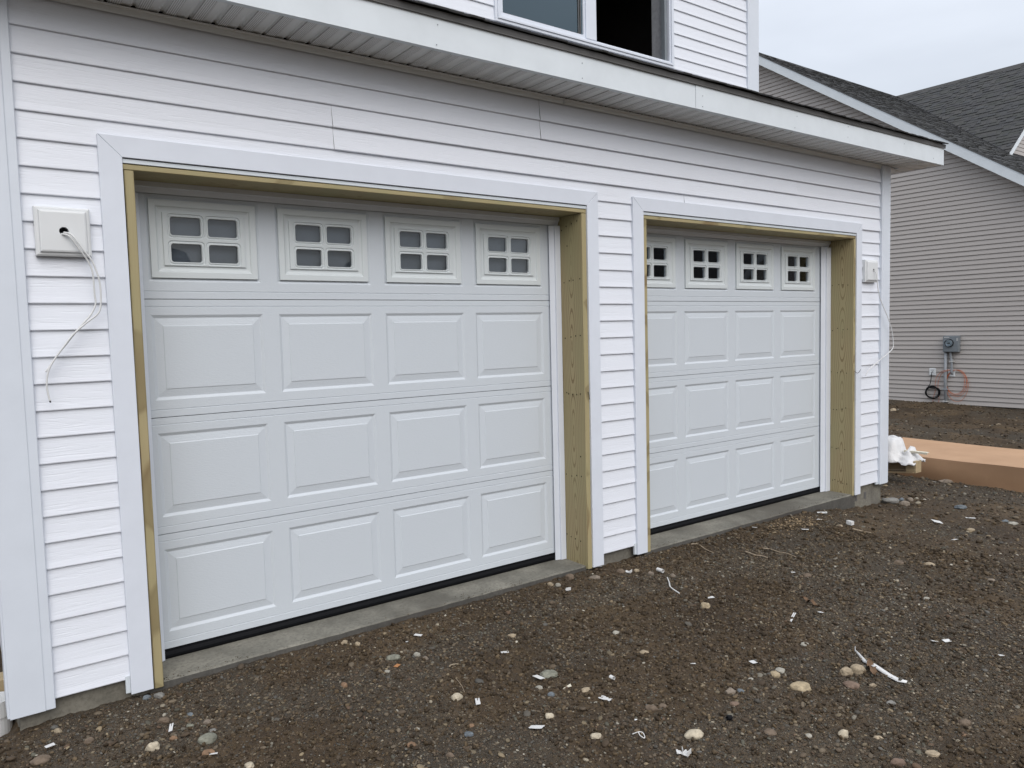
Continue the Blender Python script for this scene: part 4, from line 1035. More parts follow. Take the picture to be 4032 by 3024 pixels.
mb = MB().prism([(7.10, .092), (7.10, .112), (7.105, .114), (7.14, .114), (7.145, .110), (7.145, .106), (7.108, .106), (7.108, .092)], .13, .36, 'y')
vt = mb.build('vinyl_offcut', M['cream'], None); tag(vt, 'short cream vinyl trim offcut lying on the plastic sheet', 'trim offcut')

# =================================================================== STONES
from mathutils import noise as mn
def ico(sub):
    t_ = (1+5**.5)/2
    v = [Vector(p).normalized() for p in [(-1,t_,0),(1,t_,0),(-1,-t_,0),(1,-t_,0),(0,-1,t_),(0,1,t_),(0,-1,-t_),(0,1,-t_),(t_,0,-1),(t_,0,1),(-t_,0,-1),(-t_,0,1)]]
    f = [(0,11,5),(0,5,1),(0,1,7),(0,7,10),(0,10,11),(1,5,9),(5,11,4),(11,10,2),(10,7,6),(7,1,8),(3,9,4),(3,4,2),(3,2,6),(3,6,8),(3,8,9),(4,9,5),(2,4,11),(6,2,10),(8,6,7),(9,8,1)]
    for _ in range(sub):
        c = {}; nf = []
        def mid(a, b_):
            k_ = (min(a, b_), max(a, b_))
            if k_ not in c: v.append(((v[a]+v[b_])/2).normalized()); c[k_] = len(v)-1
            return c[k_]
        for (a, b_, d_) in f:
            x_, y_, z_ = mid(a, b_), mid(b_, d_), mid(d_, a); nf += [(a, x_, z_), (b_, y_, x_), (d_, z_, y_), (x_, y_, z_)]
        f = nf
    return v, f
ICO = {s: ico(s) for s in (0, 1, 3)}
def stone(x, y, wd, ht, color, label, seed, group=None, sub=3):
    rnd = random.Random(seed); V, F = ICO[sub]
    sx, sy = wd/2, wd/2*rnd.uniform(.62, .85)
    # image height mixes depth and height; keep it lower than deep
    sz = max(min(ht*.5, wd*.42), wd*.20)
    ang = rnd.uniform(-.5, .5)-.64; off = Vector((rnd.random()*50, rnd.random()*50, rnd.random()*50)); ca, sa = math.cos(ang), math.sin(ang)
    angular = 'angular' in label or 'jagged' in label or 'lumpy' in label or 'cratered' in label or 'large tan rock' in label
    vs = []
    for p in V:
        d_ = 1+.28*mn.noise(p*1.1+off)+.10*mn.noise(p*2.6+off)+(.16*mn.noise(p*4.2+off) if angular else .03*mn.noise(p*6+off))
        if angular: d_ = min(d_, .98+.1*mn.noise(p*1.7-off))
        q = Vector((p.x*sx*d_, p.y*sy*d_, p.z*sz*d_)); vs.append((x+q.x*ca-q.y*sa, y+q.x*sa+q.y*ca, q.z))
    zg = float(ground_z(x, y)); vs = [(a, b_, c_+zg+sz*.42) for a, b_, c_ in vs]
    mb = MB(); mb.add(vs, F); ob = mb.build('stone', M['st_'+color], None, smooth=True, fixn=False)
    tag(ob, label, 'stone', group); return ob
STONES=[
(-0.093,-0.457,0.051,0.043,'beige','large cream rock with grey flecks in the gravel below the left door casing'),
(0.083,-0.532,0.070,0.041,'greygreen','angular grey green rock right of the cream rock below the left garage door'),
(0.060,-0.632,0.045,0.031,'rust','rust brown rounded stone touching a thin white vinyl sliver'),
(-0.363,-0.104,0.033,0.021,'tan','pale tan pebble beside the footing at the left house corner'),
(-0.276,-0.251,0.035,0.023,'brown','wedge shaped brown stone right of the white square chip at lower left'),
(-0.434,-0.304,0.067,0.033,'brown','flat brown stone in the lower left corner of the dirt'),
(0.014,-0.056,0.049,0.029,'grey','grey stone under the foot of the left wooden door jamb'),
(-0.032,-0.032,0.032,0.029,'bluegrey','blue grey stone under the left door casing'),
(0.079,-0.283,0.025,0.025,'bluegrey','upright blue grey pebble below the left garage threshold'),
(0.119,-0.388,0.030,0.023,'greybrown','grey brown pebble just above the gravel band at left'),
(0.059,-0.367,0.027,0.018,'greygreen','pale green grey oval pebble between white slotted strip and gravel band'),
(0.118,-0.472,0.029,0.024,'grey','grey pebble resting on top of the angular grey green rock'),
(-0.015,-0.432,0.029,0.018,'rust','orange brown pebble above and right of the cream rock'),
(-0.016,-0.268,0.046,0.028,'brown','brown stone half buried under the crumbly dirt clod at left'),
(0.158,-0.791,0.034,0.020,'beige','beige oval pebble at the bottom edge right of the rust stone'),
(0.949,-0.358,0.068,0.032,'greygreen','flat grey green oval stone near the orange chip'),
(1.121,-0.623,0.048,0.019,'tan','tan pointed stone right of the flat grey green oval'),
(1.540,-0.484,0.042,0.024,'tan','yellow tan pebble in the middle of the gravel band before the left garage door'),
(1.416,-0.926,0.085,0.034,'greygreen','long curved grey stone above the white rectangular chip'),
(1.185,-1.215,0.034,0.036,'beige','egg shaped beige stone standing on the bare dirt'),
(0.666,-1.052,0.031,0.029,'rust','orange brown round stone near the bottom edge left of centre'),
(0.745,-1.192,0.030,0.027,'brown','dark brown round stone near the bottom edge'),
(0.973,-0.876,0.051,0.039,'beige','lumpy pale yellow rock left of the upright white strip'),
(1.304,-1.079,0.032,0.027,'bluegrey','blue grey stone below the cream triangular scrap'),
(1.441,-1.136,0.052,0.019,'tan','long tan stone left of the torn white card'),
(1.307,-0.998,0.036,0.018,'paleg','pale grey stone just under the white rectangular chip'),
(1.240,-1.420,0.043,0.016,'beige','cream flake of stone near the bottom edge'),
(1.530,-1.427,0.049,0.027,'brown','smooth brown oval stone right of the torn white card'),
(1.582,-1.439,0.034,0.017,'brown','brown flat stone behind the smooth brown oval stone'),
(1.916,-1.019,0.043,0.020,'tan','tan oval pebble on open dirt before the middle pier'),
(2.139,-0.052,0.038,0.034,'tan','tan stone at the edge of the left threshold by the middle pier'),
(2.168,-0.087,0.034,0.034,'paleg','pale grey stone paired with the tan stone by the left threshold'),
(2.300,-0.038,0.056,0.065,'brown','round brown cobble at the right end of the left threshold'),
(2.440,-0.109,0.070,0.028,'greybrown','long grey brown stone in front of the middle pier casing'),
(1.990,-0.753,0.032,0.022,'paleg','pale grey pebble alone on the dirt in front of the middle pier'),
(0.845,-0.056,0.034,0.026,'tan','pale tan stone against the left threshold edge'),
(0.890,-0.107,0.030,0.022,'tan','small tan stone right of the pale one against the left threshold'),
(1.054,-0.399,0.035,0.025,'paleg','pale grey stone beside a dark hollow in the gravel'),
(1.067,-0.455,0.026,0.023,'greybrown','small grey brown pebble right of the dark hollow'),
(2.726,-0.177,0.036,0.029,'tan','tan pebble in front of the pier foundation'),
(2.634,-0.129,0.057,0.036,'brown','smooth brown stone touching the bent white clip by the pier'),
(0.656,-0.481,0.032,0.024,'rust','rust coloured stone at the left of the gravel band'),
(0.859,-0.483,0.027,0.018,'paleg','whitish pebble below the orange chip'),
(0.920,-1.061,0.027,0.014,'rust','orange pebble on the dirt below the upright white strip'),
(0.882,-1.106,0.037,0.023,'bluegrey','grey blue stone under the orange pebble'),
(0.732,-0.974,0.023,0.015,'paleg','whitish grey pebble near the lower left centre'),
(2.744,-0.277,0.040,0.040,'greybrown','grey brown stone left of the white roll'),
(2.818,-0.390,0.032,0.026,'greybrown','small stone right of the white roll'),
(2.428,-1.720,0.057,0.053,'tan','tan cratered rock, left lobe of the pair by the long white strip'),
(2.479,-1.743,0.067,0.054,'tan','large tan rock touching the long white vinyl strip and the dry leaf'),
(2.158,-1.673,0.087,0.040,'yellow','large smooth yellowish oval cobble'),
(2.155,-1.553,0.044,0.034,'yellow','round yellow tan stone up left of the large oval cobble'),
(2.222,-1.536,0.048,0.026,'paleg','flat pale grey oval stone behind the round yellow one'),
(2.586,-0.826,0.052,0.038,'yellow','yellow brown stone just below a white square chip'),
(3.417,-0.901,0.066,0.033,'brown','brown jagged rock mid yard'),
(2.336,-1.793,0.061,0.027,'redbrown','reddish brown flat stone below the twin tan rocks'),
(2.410,-1.847,0.032,0.018,'tan','small tan pebble under the dry leaf'),
(2.545,-1.445,0.041,0.025,'paleg','pale grey rounded pebble left of the twin tan rocks'),
(2.331,-1.964,0.038,0.023,'grey','grey mottled stone under the tip of the long white strip'),
(1.969,-1.973,0.040,0.034,'beige','beige egg shaped stone at lower right'),
(1.845,-1.910,0.028,0.020,'paleg','pale grey green pebble left of the beige egg stone'),
(2.039,-2.066,0.034,0.016,'tan','tan pebble right of the beige egg stone'),
(2.294,-2.255,0.025,0.014,'rust','orange pebble at the right edge of the yard'),
(2.386,-2.214,0.044,0.032,'brown','dark brown clod like rock at the right'),
(2.082,-2.239,0.049,0.017,'tan','flat tan stone at the bottom right'),
(1.949,-2.185,0.053,0.028,'redbrown','red brown stone at the bottom edge on the right'),
(1.511,-1.657,0.077,0.040,'beige','large pale yellow angular rock at the bottom edge'),
(1.885,-1.531,0.046,0.030,'greybrown','grey brown stone left of the large oval cobble'),
(1.926,-1.549,0.029,0.017,'bluegrey','blue grey pebble beside the grey brown stone'),
(1.753,-1.810,0.043,0.023,'brown','flat brown stone near the bottom edge'),
(1.823,-1.597,0.041,0.020,'redbrown','reddish brown angular stone above the black scrap'),
(3.608,-1.503,0.039,0.025,'paleg','pale pinkish stone on the far dirt at right'),
(2.052,-1.506,0.024,0.014,'paleg','small whitish oval pebble left of the round yellow stone'),
(4.073,-1.117,0.060,0.037,'brown','dark clod of earth on the far dirt'),
(5.569,-0.911,0.065,0.026,'tan','tan stone far out before the cardboard box'),
(6.163,-0.924,0.060,0.030,'bluegrey','bluish oval stone at the far right edge'),
(6.122,-0.995,0.074,0.017,'paleg','pale flat stone next to the bluish oval one'),
(4.208,-1.241,0.058,0.013,'tan','thin tan stone on the far dirt'),
(4.194,-1.595,0.041,0.022,'greybrown','grey brown oval pebble at the right edge'),
(4.556,-0.438,0.048,0.027,'tan','yellowish stone beside the white block scrap near the right door'),
(6.089,-0.026,0.155,0.061,'grey','big flat grey boulder beside the right corner foundation'),
(6.047,-0.178,0.089,0.057,'greybrown','rounded cobble right of the big flat boulder'),
(6.221,-0.139,0.058,0.047,'greybrown','smaller cobble leaning behind the rounded one'),
(6.199,-0.074,0.050,0.039,'bluegrey','dark blue grey stone tucked behind the cobbles at the corner'),
(6.285,-0.532,0.101,0.045,'bluegrey','dark bluish flat stone in the rubble before the box'),
(15.084,4.541,0.122,0.096,'tan','tan boulder on the dirt bank under the neighbour wall'),
(13.757,2.044,0.111,0.058,'tan','tan rock on the rutted dirt before the neighbour house'),
(7.497,0.119,0.126,0.044,'greybrown','flat stone lying against the side of the cardboard box'),
]
for i, (x, y, wd, ht, c_, l_) in enumerate(STONES):
    stone(x, y, wd, ht, c_, l_, i+1, 'single stones lying in the dirt')

# =================================================================== LITTER
LITTER=[
(-0.398,-0.211,0.036,0.053,10,'chip','white square vinyl chip by the left house corner'),
(-0.003,-0.333,0.068,0.016,73,'slot','small white slotted vinyl piece standing out below the left casing'),
(0.072,-0.657,0.032,0.013,-22,'chip','thin white vinyl sliver beside the rust brown stone'),
(1.351,-0.938,0.051,0.039,-75,'chip','white rectangular chip under the long curved grey stone'),
(1.406,-1.058,0.044,0.032,-28,'tri','cream triangular scrap on the dirt'),
(1.595,-1.137,0.034,0.039,-92,'curl','small curled white shaving'),
(1.461,-1.241,0.058,0.053,-68,'torn','white card scrap with torn brown stained edge'),
(1.029,-0.946,0.066,0.021,61,'slot','upright white strip with notched side'),
(1.100,-1.241,0.062,0.035,-53,'torn','white strip dotted with dirt near the bottom edge'),
(1.165,-0.212,0.047,0.023,-53,'chip','thin white strip near the left threshold'),
(1.091,-0.233,0.014,0.026,-15,'chip','tiny white chip below the thin strip'),
(1.396,-0.625,0.045,0.023,-20,'chip','narrow curved white sliver in the gravel band'),
(2.810,-0.294,0.053,0.106,-93,'roll','white rolled vinyl tube in front of the pier'),
(2.673,-0.157,0.044,0.090,-71,'clip','bent translucent white clip by the pier foundation'),
(2.592,0.034,0.051,0.056,-82,'chip','white chip under the right casing foot of the left door'),
(1.418,-1.452,0.012,0.018,-39,'chip','tiny square white chip near the bottom'),
(1.340,-1.541,0.048,0.036,-39,'hook','white bent wire hook near the bottom edge'),
(1.378,-1.704,0.025,0.024,-39,'clip','white L shaped clip cut by the bottom middle'),
(2.177,-0.166,0.018,0.073,-108,'clip','little white clip below the pair of stones by the left threshold'),
(0.920,-0.458,0.029,0.025,26,'orange','orange plastic chip in the gravel'),
(2.254,0.338,0.051,0.032,-5,'chip','white shaving lying on the left concrete threshold'),
(2.714,-0.755,0.045,0.048,-25,'chip','white square chip behind the yellow brown stone'),
(2.197,-1.413,0.036,0.061,-103,'chip','white card chip left of the yellow stones'),
(1.988,-1.245,0.030,0.053,-38,'tri','pale folded white corner scrap'),
(2.791,-1.217,0.127,0.013,21,'slot','white slotted nailing strip on the mid yard dirt'),
(2.974,-1.264,0.029,0.027,-95,'chip','small white sliver beside the brown leaf'),
(3.410,-0.813,0.026,0.041,-38,'chip','cream chip in front of the brown jagged rock'),
(3.111,-2.053,0.036,0.037,-40,'torn','white scrap at the far right of the yard'),
(3.029,-1.810,0.032,0.027,-40,'chip','left of two pale scraps at the right'),
(3.072,-1.846,0.036,0.031,-29,'chip','right of two pale scraps at the right'),
(1.392,-1.723,0.026,0.051,-75,'clip','white L shaped bracket at the bottom edge under the pale angular rock'),
(4.651,-0.220,0.038,0.063,-84,'chip','white chip near the right threshold corner'),
(4.640,-0.474,0.061,0.104,-98,'roll','white block scrap near the right door'),
(4.319,-0.314,0.063,0.031,-41,'chip','thin white sliver below the shavings near the right threshold'),
(4.918,-0.081,0.086,0.056,-51,'chip','pale strip at the foot of the right threshold'),
(4.948,-1.065,0.037,0.088,-20,'chip','small white chip on the far yard'),
(5.605,-0.651,0.098,0.083,-134,'chip','long white slanted strip on the far yard'),
(6.037,-0.716,0.086,0.027,-47,'chip','straight white sliver on the far yard'),
(4.065,-0.062,0.039,0.168,-42,'torn','crumpled clear plastic scrap by the shavings'),
(1.697,-1.670,0.029,0.046,-39,'black','black crumpled rubber scrap'),
(7.416,0.203,0.032,0.117,-5,'chip','white chip near the cobbles and the box'),
(7.429,-0.093,0.034,0.131,-147,'chip','white chip just in front of the cardboard box'),
]
def litter(x, y, L_, W_, ang, kind, label, seed):
    L_ *= .88; W_ *= .88
    rnd = random.Random(seed+100); W_ = min(W_, max(L_*.9, .012)) if kind not in ('slot', 'clip', 'hook') else W_
    W_ = max(W_, .006); a = R(ang); ca, sa = math.cos(a), math.sin(a); zg = (gzf(x, y) if y < .015 or not (.04 < x < 2.48 or 3.04 < x < 5.5) else -.050)+.006; mb = MB(); th = .0016; m_ = 'scrap'
    if kind == 'tri': pl_ = [(-L_/2, -W_/2), (L_/2, -W_*.3), (L_/2, W_/2), (L_*.2, W_*.2)]; m_ = 'cream' if 'cream' in label else 'scrap'
    elif kind == 'torn': 
        n = 16; pl_ = []
        for k in range(n):
            t_ = 2*math.pi*k/n; r_ = 1+.22*(rnd.random()-.5); cx_ = max(-1, min(1, 1.35*math.cos(t_))); cy_ = max(-1, min(1, 1.35*math.sin(t_))); pl_.append((cx_*L_/2*r_, cy_*W_/2*r_))
    elif kind == 'slot':
        L_, W_ = max(L_, .012), max(W_, .014); pl_ = [(-L_/2, -W_/2), (L_/2, -W_/2), (L_/2, -W_*.12), (L_*.12, -W_*.10), (L_*.12, W_*.06), (L_/2, W_*.08), (L_/2, W_/2), (-L_/2, W_/2)]
    elif kind == 'black' or kind == 'curl' or kind == 'roll' or kind == 'clip' or kind == 'hook': pl_ = None
    else: pl_ = [(-L_/2, -W_/2*rnd.uniform(.7, 1)), (L_/2*rnd.uniform(.85, 1), -W_/2), (L_/2, W_/2*rnd.uniform(.7, 1)), (-L_/2*rnd.uniform(.85, 1), W_/2)]
    if kind == 'orange': m_ = 'orangechip'
    if pl_ is not None:
        tx, ty = rnd.uniform(-.12, .12), rnd.uniform(-.25, .05)
        P = [(u_, v_, u_*tx+v_*ty) for (u_, v_) in pl_]; n = len(P)
        vs = [(p[0], p[1], p[2]) for p in P]+[(p[0], p[1], p[2]+th) for p in P]
        mb.add(vs, [tuple(range(n-1, -1, -1)), tuple(range(n, 2*n))]+[(i, (i+1) % n, n+(i+1) % n, n+i) for i in range(n)])
    elif kind == 'hook':
        mb = tube_mesh([(-L_/2, 0, .004), (0, .0, .012), (L_*.35, 0, .010), (L_/2, -.012, .004), (L_*.42, -.026, .003), (L_*.1, -.016, .008), (-.0, -.006, .014)], .0016, 6)
    elif kind == 'clip':
        w_ = max(.010, min(W_, .03)); mb.box(-L_/2, L_/2, -w_/2, w_/2, 0, th); mb.box(L_/2-th, L_/2, -w_/2, w_/2, -.002, .016); mb.box(-L_/2, -L_/2+.006, -w_/2, w_/2, th, th*3)
    else:
        turns = 1.0 if kind != 'curl' else .7; r = min(.011, L_*.28) if kind != 'black' else L_*.35; n = 14; w_ = L_ if kind == 'roll' else L_*.7; vs = []
        if 'block' in label: mb.box(-L_*.4, L_*.4, -.016, .016, 0, .026); mb.box(-L_*.15, L_*.5, -.02, -.014, 0, .018)
        else:
            for k in range(n+1):
                t_ = -1.2+2*math.pi*turns*k/n; rr = r*(1+.12*k/n)
                for u_ in (-w_/2, w_/2): vs.append((u_+(.004*math.sin(3*t_) if kind == 'black' else 0), rr*math.cos(t_), r+rr*math.sin(t_)))
            mb.add(vs, [(2*k, 2*k+1, 2*k+3, 2*k+2) for k in range(n)])
    if kind == 'black': m_ = 'black'
    mb.v = [(x+p[0]*ca-p[1]*sa, y+p[0]*sa+p[1]*ca, zg+p[2]) for p in mb.v]
    ob = mb.build({'orange': 'plastic_chip', 'black': 'rubber_scrap', 'hook': 'wire_hook', 'roll': 'vinyl_scrap', 'clip': 'vinyl_clip'}.get(kind, 'vinyl_scrap'), M[m_], None)
    if kind in ('roll', 'curl', 'black') and 'block' not in label:
        s_ = ob.modifiers.new('th', 'SOLIDIFY'); s_.thickness = .0014
    tag(ob, label, 'scrap', 'building scraps on the dirt')
for i, q in enumerate(LITTER): litter(*q, i)
def gp(x, y, dz=.004): return (x, y, gzf(x, y)+dz)
# long white strip with its curled thin end
mb = MB(); LP = [(2.672, -1.622), (2.640, -1.640), (2.612, -1.675), (2.583, -1.715), (2.560, -1.775), (2.548, -1.846), (2.538, -1.892), (2.536, -1.926)]
WP = [.0025, .003, .006, .013, .016, .018, .018, .008]; n = len(LP); vs = []
for i, (p, w_) in enumerate(zip(LP, WP)):
    a_ = Vector(LP[max(i-1, 0)]); b_ = Vector(LP[min(i+1, n-1)]); d_ = (b_-a_).normalized(); nrm = Vector((-d_.y, d_.x))
    z = gzf(p[0], p[1])+.009+(.012 if i == 2 else 0)+.004*math.sin(i*2)
    for s_ in (-1, 1): vs.append((p[0]+nrm.x*w_/2*s_, p[1]+nrm.y*w_/2*s_, z+.004*s_))
mb.add(vs, [(2*i, 2*i+1, 2*i+3, 2*i+2) for i in range(n-1)])
ob = mb.build('vinyl_strip', M['scrap'], None, smooth=True, fixn=False); so = ob.modifiers.new('th', 'SOLIDIFY'); so.thickness = .0018
tag(ob, 'long white vinyl strip with a thin curled end, lying by the twin tan rocks', 'scrap')
def leaf(pts, wd, label):
    mb = MB(); n = len(pts)*4; vs = []
    P = [Vector((*p, 0)) for p in pts]
    for i in range(n+1):
        t_ = i/n*(len(P)-1); k_ = min(int(t_), len(P)-2); q = P[k_].lerp(P[k_+1], t_-k_); d_ = (P[k_+1]-P[k_]).normalized(); nr = Vector((-d_.y, d_.x, 0))
        w_ = wd*math.sin(math.pi*min(max(i/n, .04), .97))*(1+.3*math.sin(i*2.3)); z = gzf(q.x, q.y)+.012+.006*math.sin(i*1.1)
        for s_ in (-1, 0, 1): vs.append((q.x+nr.x*w_/2*s_, q.y+nr.y*w_/2*s_, z+(.008 if s_ else 0)))
    mb.add(vs, [(3*i+j, 3*i+j+1, 3*i+3+j+1, 3*i+3+j) for i in range(n) for j in range(2)])
    ob = mb.build('dry_leaf', M['leaf'], None, smooth=True, fixn=False); tag(ob, label, 'leaf')
leaf([(2.592, -1.728), (2.530, -1.778), (2.478, -1.822)], .032, 'curled rust brown dry leaf lying across the long white strip')
leaf([(3.06, -1.09), (3.042, -1.159), (3.02, -1.23)], .026, 'dry brown leaf alone on the middle of the dirt')
for pts, rr, lb in (([(3.56, -.356), (3.535, -.453), (3.538, -.509), (3.514, -.563)], .006, 'thick pale twig before the right threshold'),
                    ([(3.683, -.386), (3.71, -.436), (3.679, -.527), (3.689, -.59), (3.668, -.662)], .0045, 'long pale twig right of the thick twig'),
                    ([(3.404, -.03), (3.426, -.07), (3.401, -.159), (3.37, -.249)], .0045, 'pale crooked twig against the right threshold edge'),
                    ([(4.568, -.533), (4.582, -.601), (4.565, -.672)], .007, 'straight brown stick near the white block scrap'),
                    ([(1.02, -.86), (1.045, -.80), (1.06, -.73)], .0015, 'thin dry stem in the gravel band'), ):
    ob = tube_mesh([(x, y, gzf(x, y)+rr+.003) for (x, y) in pts], rr, 6, taper=lambda q: 1-.4*q).build('twig', M['twig'], None, smooth=True); tag(ob, lb, 'twig')
ob = tube_mesh([gp(2.765, -.392, .008), gp(2.697, -.468, .012), gp(2.649, -.523, .008), gp(2.627, -.606, .006)], .0038, 5).build('vinyl_strip', M['scrap'], None); tag(ob, 'thin white angled strip right of the white roll in front of the pier', 'scrap')
# heap of wood shavings by the right threshold
rnd = random.Random(77); mb = MB()
for i in range(260):
    x = 4.42+rnd.gauss(0, .17); y = -.17+rnd.gauss(0, .075)
    if y > -.03: continue
    L_ = rnd.uniform(.006, .03); a = rnd.random()*6.3; w_ = rnd.uniform(.0015, .005); z = gzf(x, y)+rnd.uniform(.003, .014); dx, dy = math.cos(a)*L_, math.sin(a)*L_; tx = rnd.uniform(-.3, .3)*L_
    mb.add([(x-dy*w_/L_, y+dx*w_/L_, z), (x+dy*w_/L_, y-dx*w_/L_, z), (x+dx+dy*w_/L_, y+dy-dx*w_/L_, z+tx), (x+dx-dy*w_/L_, y+dy+dx*w_/L_, z+tx)], [(0, 1, 2, 3)])
ob = mb.build('wood_shavings', M['shaving'], None, kind='stuff', fixn=False); ob['label'] = 'pale wood shavings scattered before the right garage threshold'; ob['category'] = 'shavings'

# =================================================================== LOOSE GRAVEL
rs = np.random.RandomState(12)
def candidates(n, x0, x1, y0, y1): return rs.uniform(x0, x1, n), rs.uniform(y0, y1, n)
palette = np.array([(.050,.034,.020),(.078,.056,.036),(.108,.082,.056),(.140,.112,.078),(.084,.078,.066),(.110,.108,.098),(.10,.097,.074),(.16,.13,.085),(.24,.19,.12),(.115,.075,.048),(.19,.175,.14),(.32,.28,.21),(.44,.41,.34)])
pw = np.array([.17,.16,.15,.14,.08,.045,.07,.08,.035,.035,.04,.018,.006]); pw /= pw.sum()
def in_view(x, y, z, m_=1.4):
    d = np.stack([x-CAM.x, y-CAM.y, z-CAM.z], -1)
    w_ = d@np.array(_f); a = (d@np.array(_r2))/w_; b_ = (d@np.array(_u2))/w_
    return (w_ > .3) & (np.abs(a) < m_*2016/FPX+.03) & (np.abs(b_) < m_*1512/FPX+.03), w_
m, nt, b = mat('loose_stone_instances', (.2,.18,.15), .75, .25)
at = nt.nodes.new('ShaderNodeAttribute'); at.attribute_type = 'INSTANCER'; at.attribute_name = 'col'
n1 = noise(nt, pos(nt), 320, 2); c2 = mixc(nt, ramp(nt, n1, [(.4,(0,0,0)),(.7,(.5,.5,.5))]), at.outputs['Color'], (.06,.045,.032))
nt.links.new(c2, b.inputs['Base Color']); M['pebble_i'] = m
def gn_tree(name, amp):
    g = bpy.data.node_groups.new(name, 'GeometryNodeTree')
    g.interface.new_socket('Geometry', in_out='INPUT', socket_type='NodeSocketGeometry'); g.interface.new_socket('Geometry', in_out='OUTPUT', socket_type='NodeSocketGeometry')
    gi = g.nodes.new('NodeGroupInput'); go = g.nodes.new('NodeGroupOutput'); L = g.links.new
    ic = g.nodes.new('GeometryNodeMeshIcoSphere'); ic.inputs['Radius'].default_value = .5; ic.inputs['Subdivisions'].default_value = 2
    sp = g.nodes.new('GeometryNodeSetPosition'); nz = g.nodes.new('ShaderNodeTexNoise'); nz.inputs['Scale'].default_value = 2.6; nz.inputs['Detail'].default_value = 1.0
    sb = g.nodes.new('ShaderNodeVectorMath'); sb.operation = 'SUBTRACT'; sb.inputs[1].default_value = (.5, .5, .5); ml = g.nodes.new('ShaderNodeVectorMath'); ml.operation = 'SCALE'; ml.inputs['Scale'].default_value = amp
    L(nz.outputs['Color'], sb.inputs[0]); L(sb.outputs[0], ml.inputs[0]); L(ic.outputs['Mesh'], sp.inputs['Geometry']); L(ml.outputs[0], sp.inputs['Offset'])
    ss = g.nodes.new('GeometryNodeSetShadeSmooth'); L(sp.outputs[0], ss.inputs[0]); sm_ = g.nodes.new('GeometryNodeSetMaterial'); sm_.inputs['Material'].default_value = M['pebble_i']; L(ss.outputs[0], sm_.inputs[0])
    io = g.nodes.new('GeometryNodeInstanceOnPoints'); L(gi.outputs[0], io.inputs['Points']); L(sm_.outputs[0], io.inputs['Instance'])
    for nm, sock in (('rot', 'Rotation'), ('scl', 'Scale')):
        a_ = g.nodes.new('GeometryNodeInputNamedAttribute'); a_.data_type = 'FLOAT_VECTOR'; a_.inputs['Name'].default_value = nm; L(a_.outputs['Attribute'], io.inputs[sock])
    L(io.outputs[0], go.inputs[0]); return g
GN = {'stone': gn_tree('loose_stones', .30), 'clod': gn_tree('dirt_clods', .85)}
def scatter(name, n, lo, hi, region, seed, dens_g, kind, pal, pwt, flat=(.35, .65), grow=0.0, clumpw=.35, zfix=None):
    x, y = candidates(n, *region); gm_ = gravel_mask(x, y); clump = fbm(x, y, 5, 2, seed)
    keep = rs.rand(n) < (1-abs(dens_g))*.6+(dens_g*gm_ if dens_g > 0 else -dens_g*(1-gm_))+clumpw*(clump > .56)
    if zfix is None: keep &= ~((x > -.49) & (x < 6.04) & (y > -.002))
    else: keep = (rs.rand(n) < np.exp(-(y-.0)/.035)*(.15+1.6*sm(.5, .7, fbm(x, y, 3.1, 2, seed)))) & (((x > .045) & (x < 2.47)) | ((x > 3.05) & (x < 5.48)))
    z = ground_z(x, y); iv, w_ = in_view(x, y, z); keep &= iv | (rs.rand(n) < .25)
    x, y, z, w_ = x[keep], y[keep], z[keep], w_[keep]; z = z+ground_fine(x, y); k = len(x)
    if zfix is not None: z = z*0+zfix
    s = lo*(hi/lo)**(rs.rand(k)**2.4)*(1+grow*np.maximum(w_-2.5, 0))
    sc = np.stack([s, s*rs.uniform(.6, .95, k), s*rs.uniform(flat[0], flat[1], k)], -1)
    rt = np.stack([rs.uniform(-.4, .4, k), rs.uniform(-.4, .4, k), rs.uniform(0, 6.28, k)], -1)
    me = bpy.data.meshes.new(name); me.vertices.add(k); me.vertices.foreach_set('co', np.stack([x, y, z+sc[:, 2]*.12], -1).astype(np.float32).ravel())
    for nm, arr in (('rot', rt), ('scl', sc)):
        a_ = me.attributes.new(nm, 'FLOAT_VECTOR', 'POINT'); a_.data.foreach_set('vector', arr.astype(np.float32).ravel())
    col = pal[rs.choice(len(pal), k, p=pwt)]*rs.uniform(.62, 1.10, (k, 1))
    a_ = me.attributes.new('col', 'FLOAT_COLOR', 'POINT'); a_.data.foreach_set('color', np.concatenate([col, np.ones((k, 1))], 1).astype(np.float32).ravel())
    ob = bpy.data.objects.new(name, me); COL.objects.link(ob); ob['kind'] = 'stuff'; mo = ob.modifiers.new('scatter', 'NODES'); mo.node_group = GN[kind]; return ob, k
dirtp = np.array([(.036,.024,.012),(.060,.041,.021),(.094,.066,.036),(.132,.096,.056)]); dw = np.array([.3,.3,.25,.15])
g1, k1 = scatter('gravel', 130000, .004, .015, (-1.2, 3.8, -2.7, 0), 60, .50, 'stone', palette, pw, grow=.12)
g2, k2 = scatter('gravel', 17000, .009, .023, (-1.2, 5.5, -2.7, 0), 61, .50, 'stone', palette, pw)
g3, k3 = scatter('gravel', 42000, .007, .024, (3.4, 9.5, -2.7, 1.6), 62, .35, 'stone', palette, pw)
g4, k4 = scatter('gravel', 14000, .014, .06, (5.9, 16.9, -2.8, 5.6), 63, .10, 'stone', palette, pw)
g5, k5 = scatter('gravel', 1300, .022, .042, (-1.2, 7.5, -2.7, 0), 64, .40, 'stone', palette, pw)
g6, k6 = scatter('dirt_clods', 80000, .0035, .022, (-1.2, 4.6, -2.7, 0), 65, -.55, 'clod', dirtp, dw, (.55, 1.0), grow=.08, clumpw=.45)
g8, k8 = scatter('dirt_clods', 6500, .002, .007, (0, 5.5, .012, .16), 67, .1, 'clod', dirtp, dw, (.4, .8), zfix=-.0475)
g8['label'] = 'soil crumbs spilled over the concrete thresholds'; g8['category'] = 'earth'
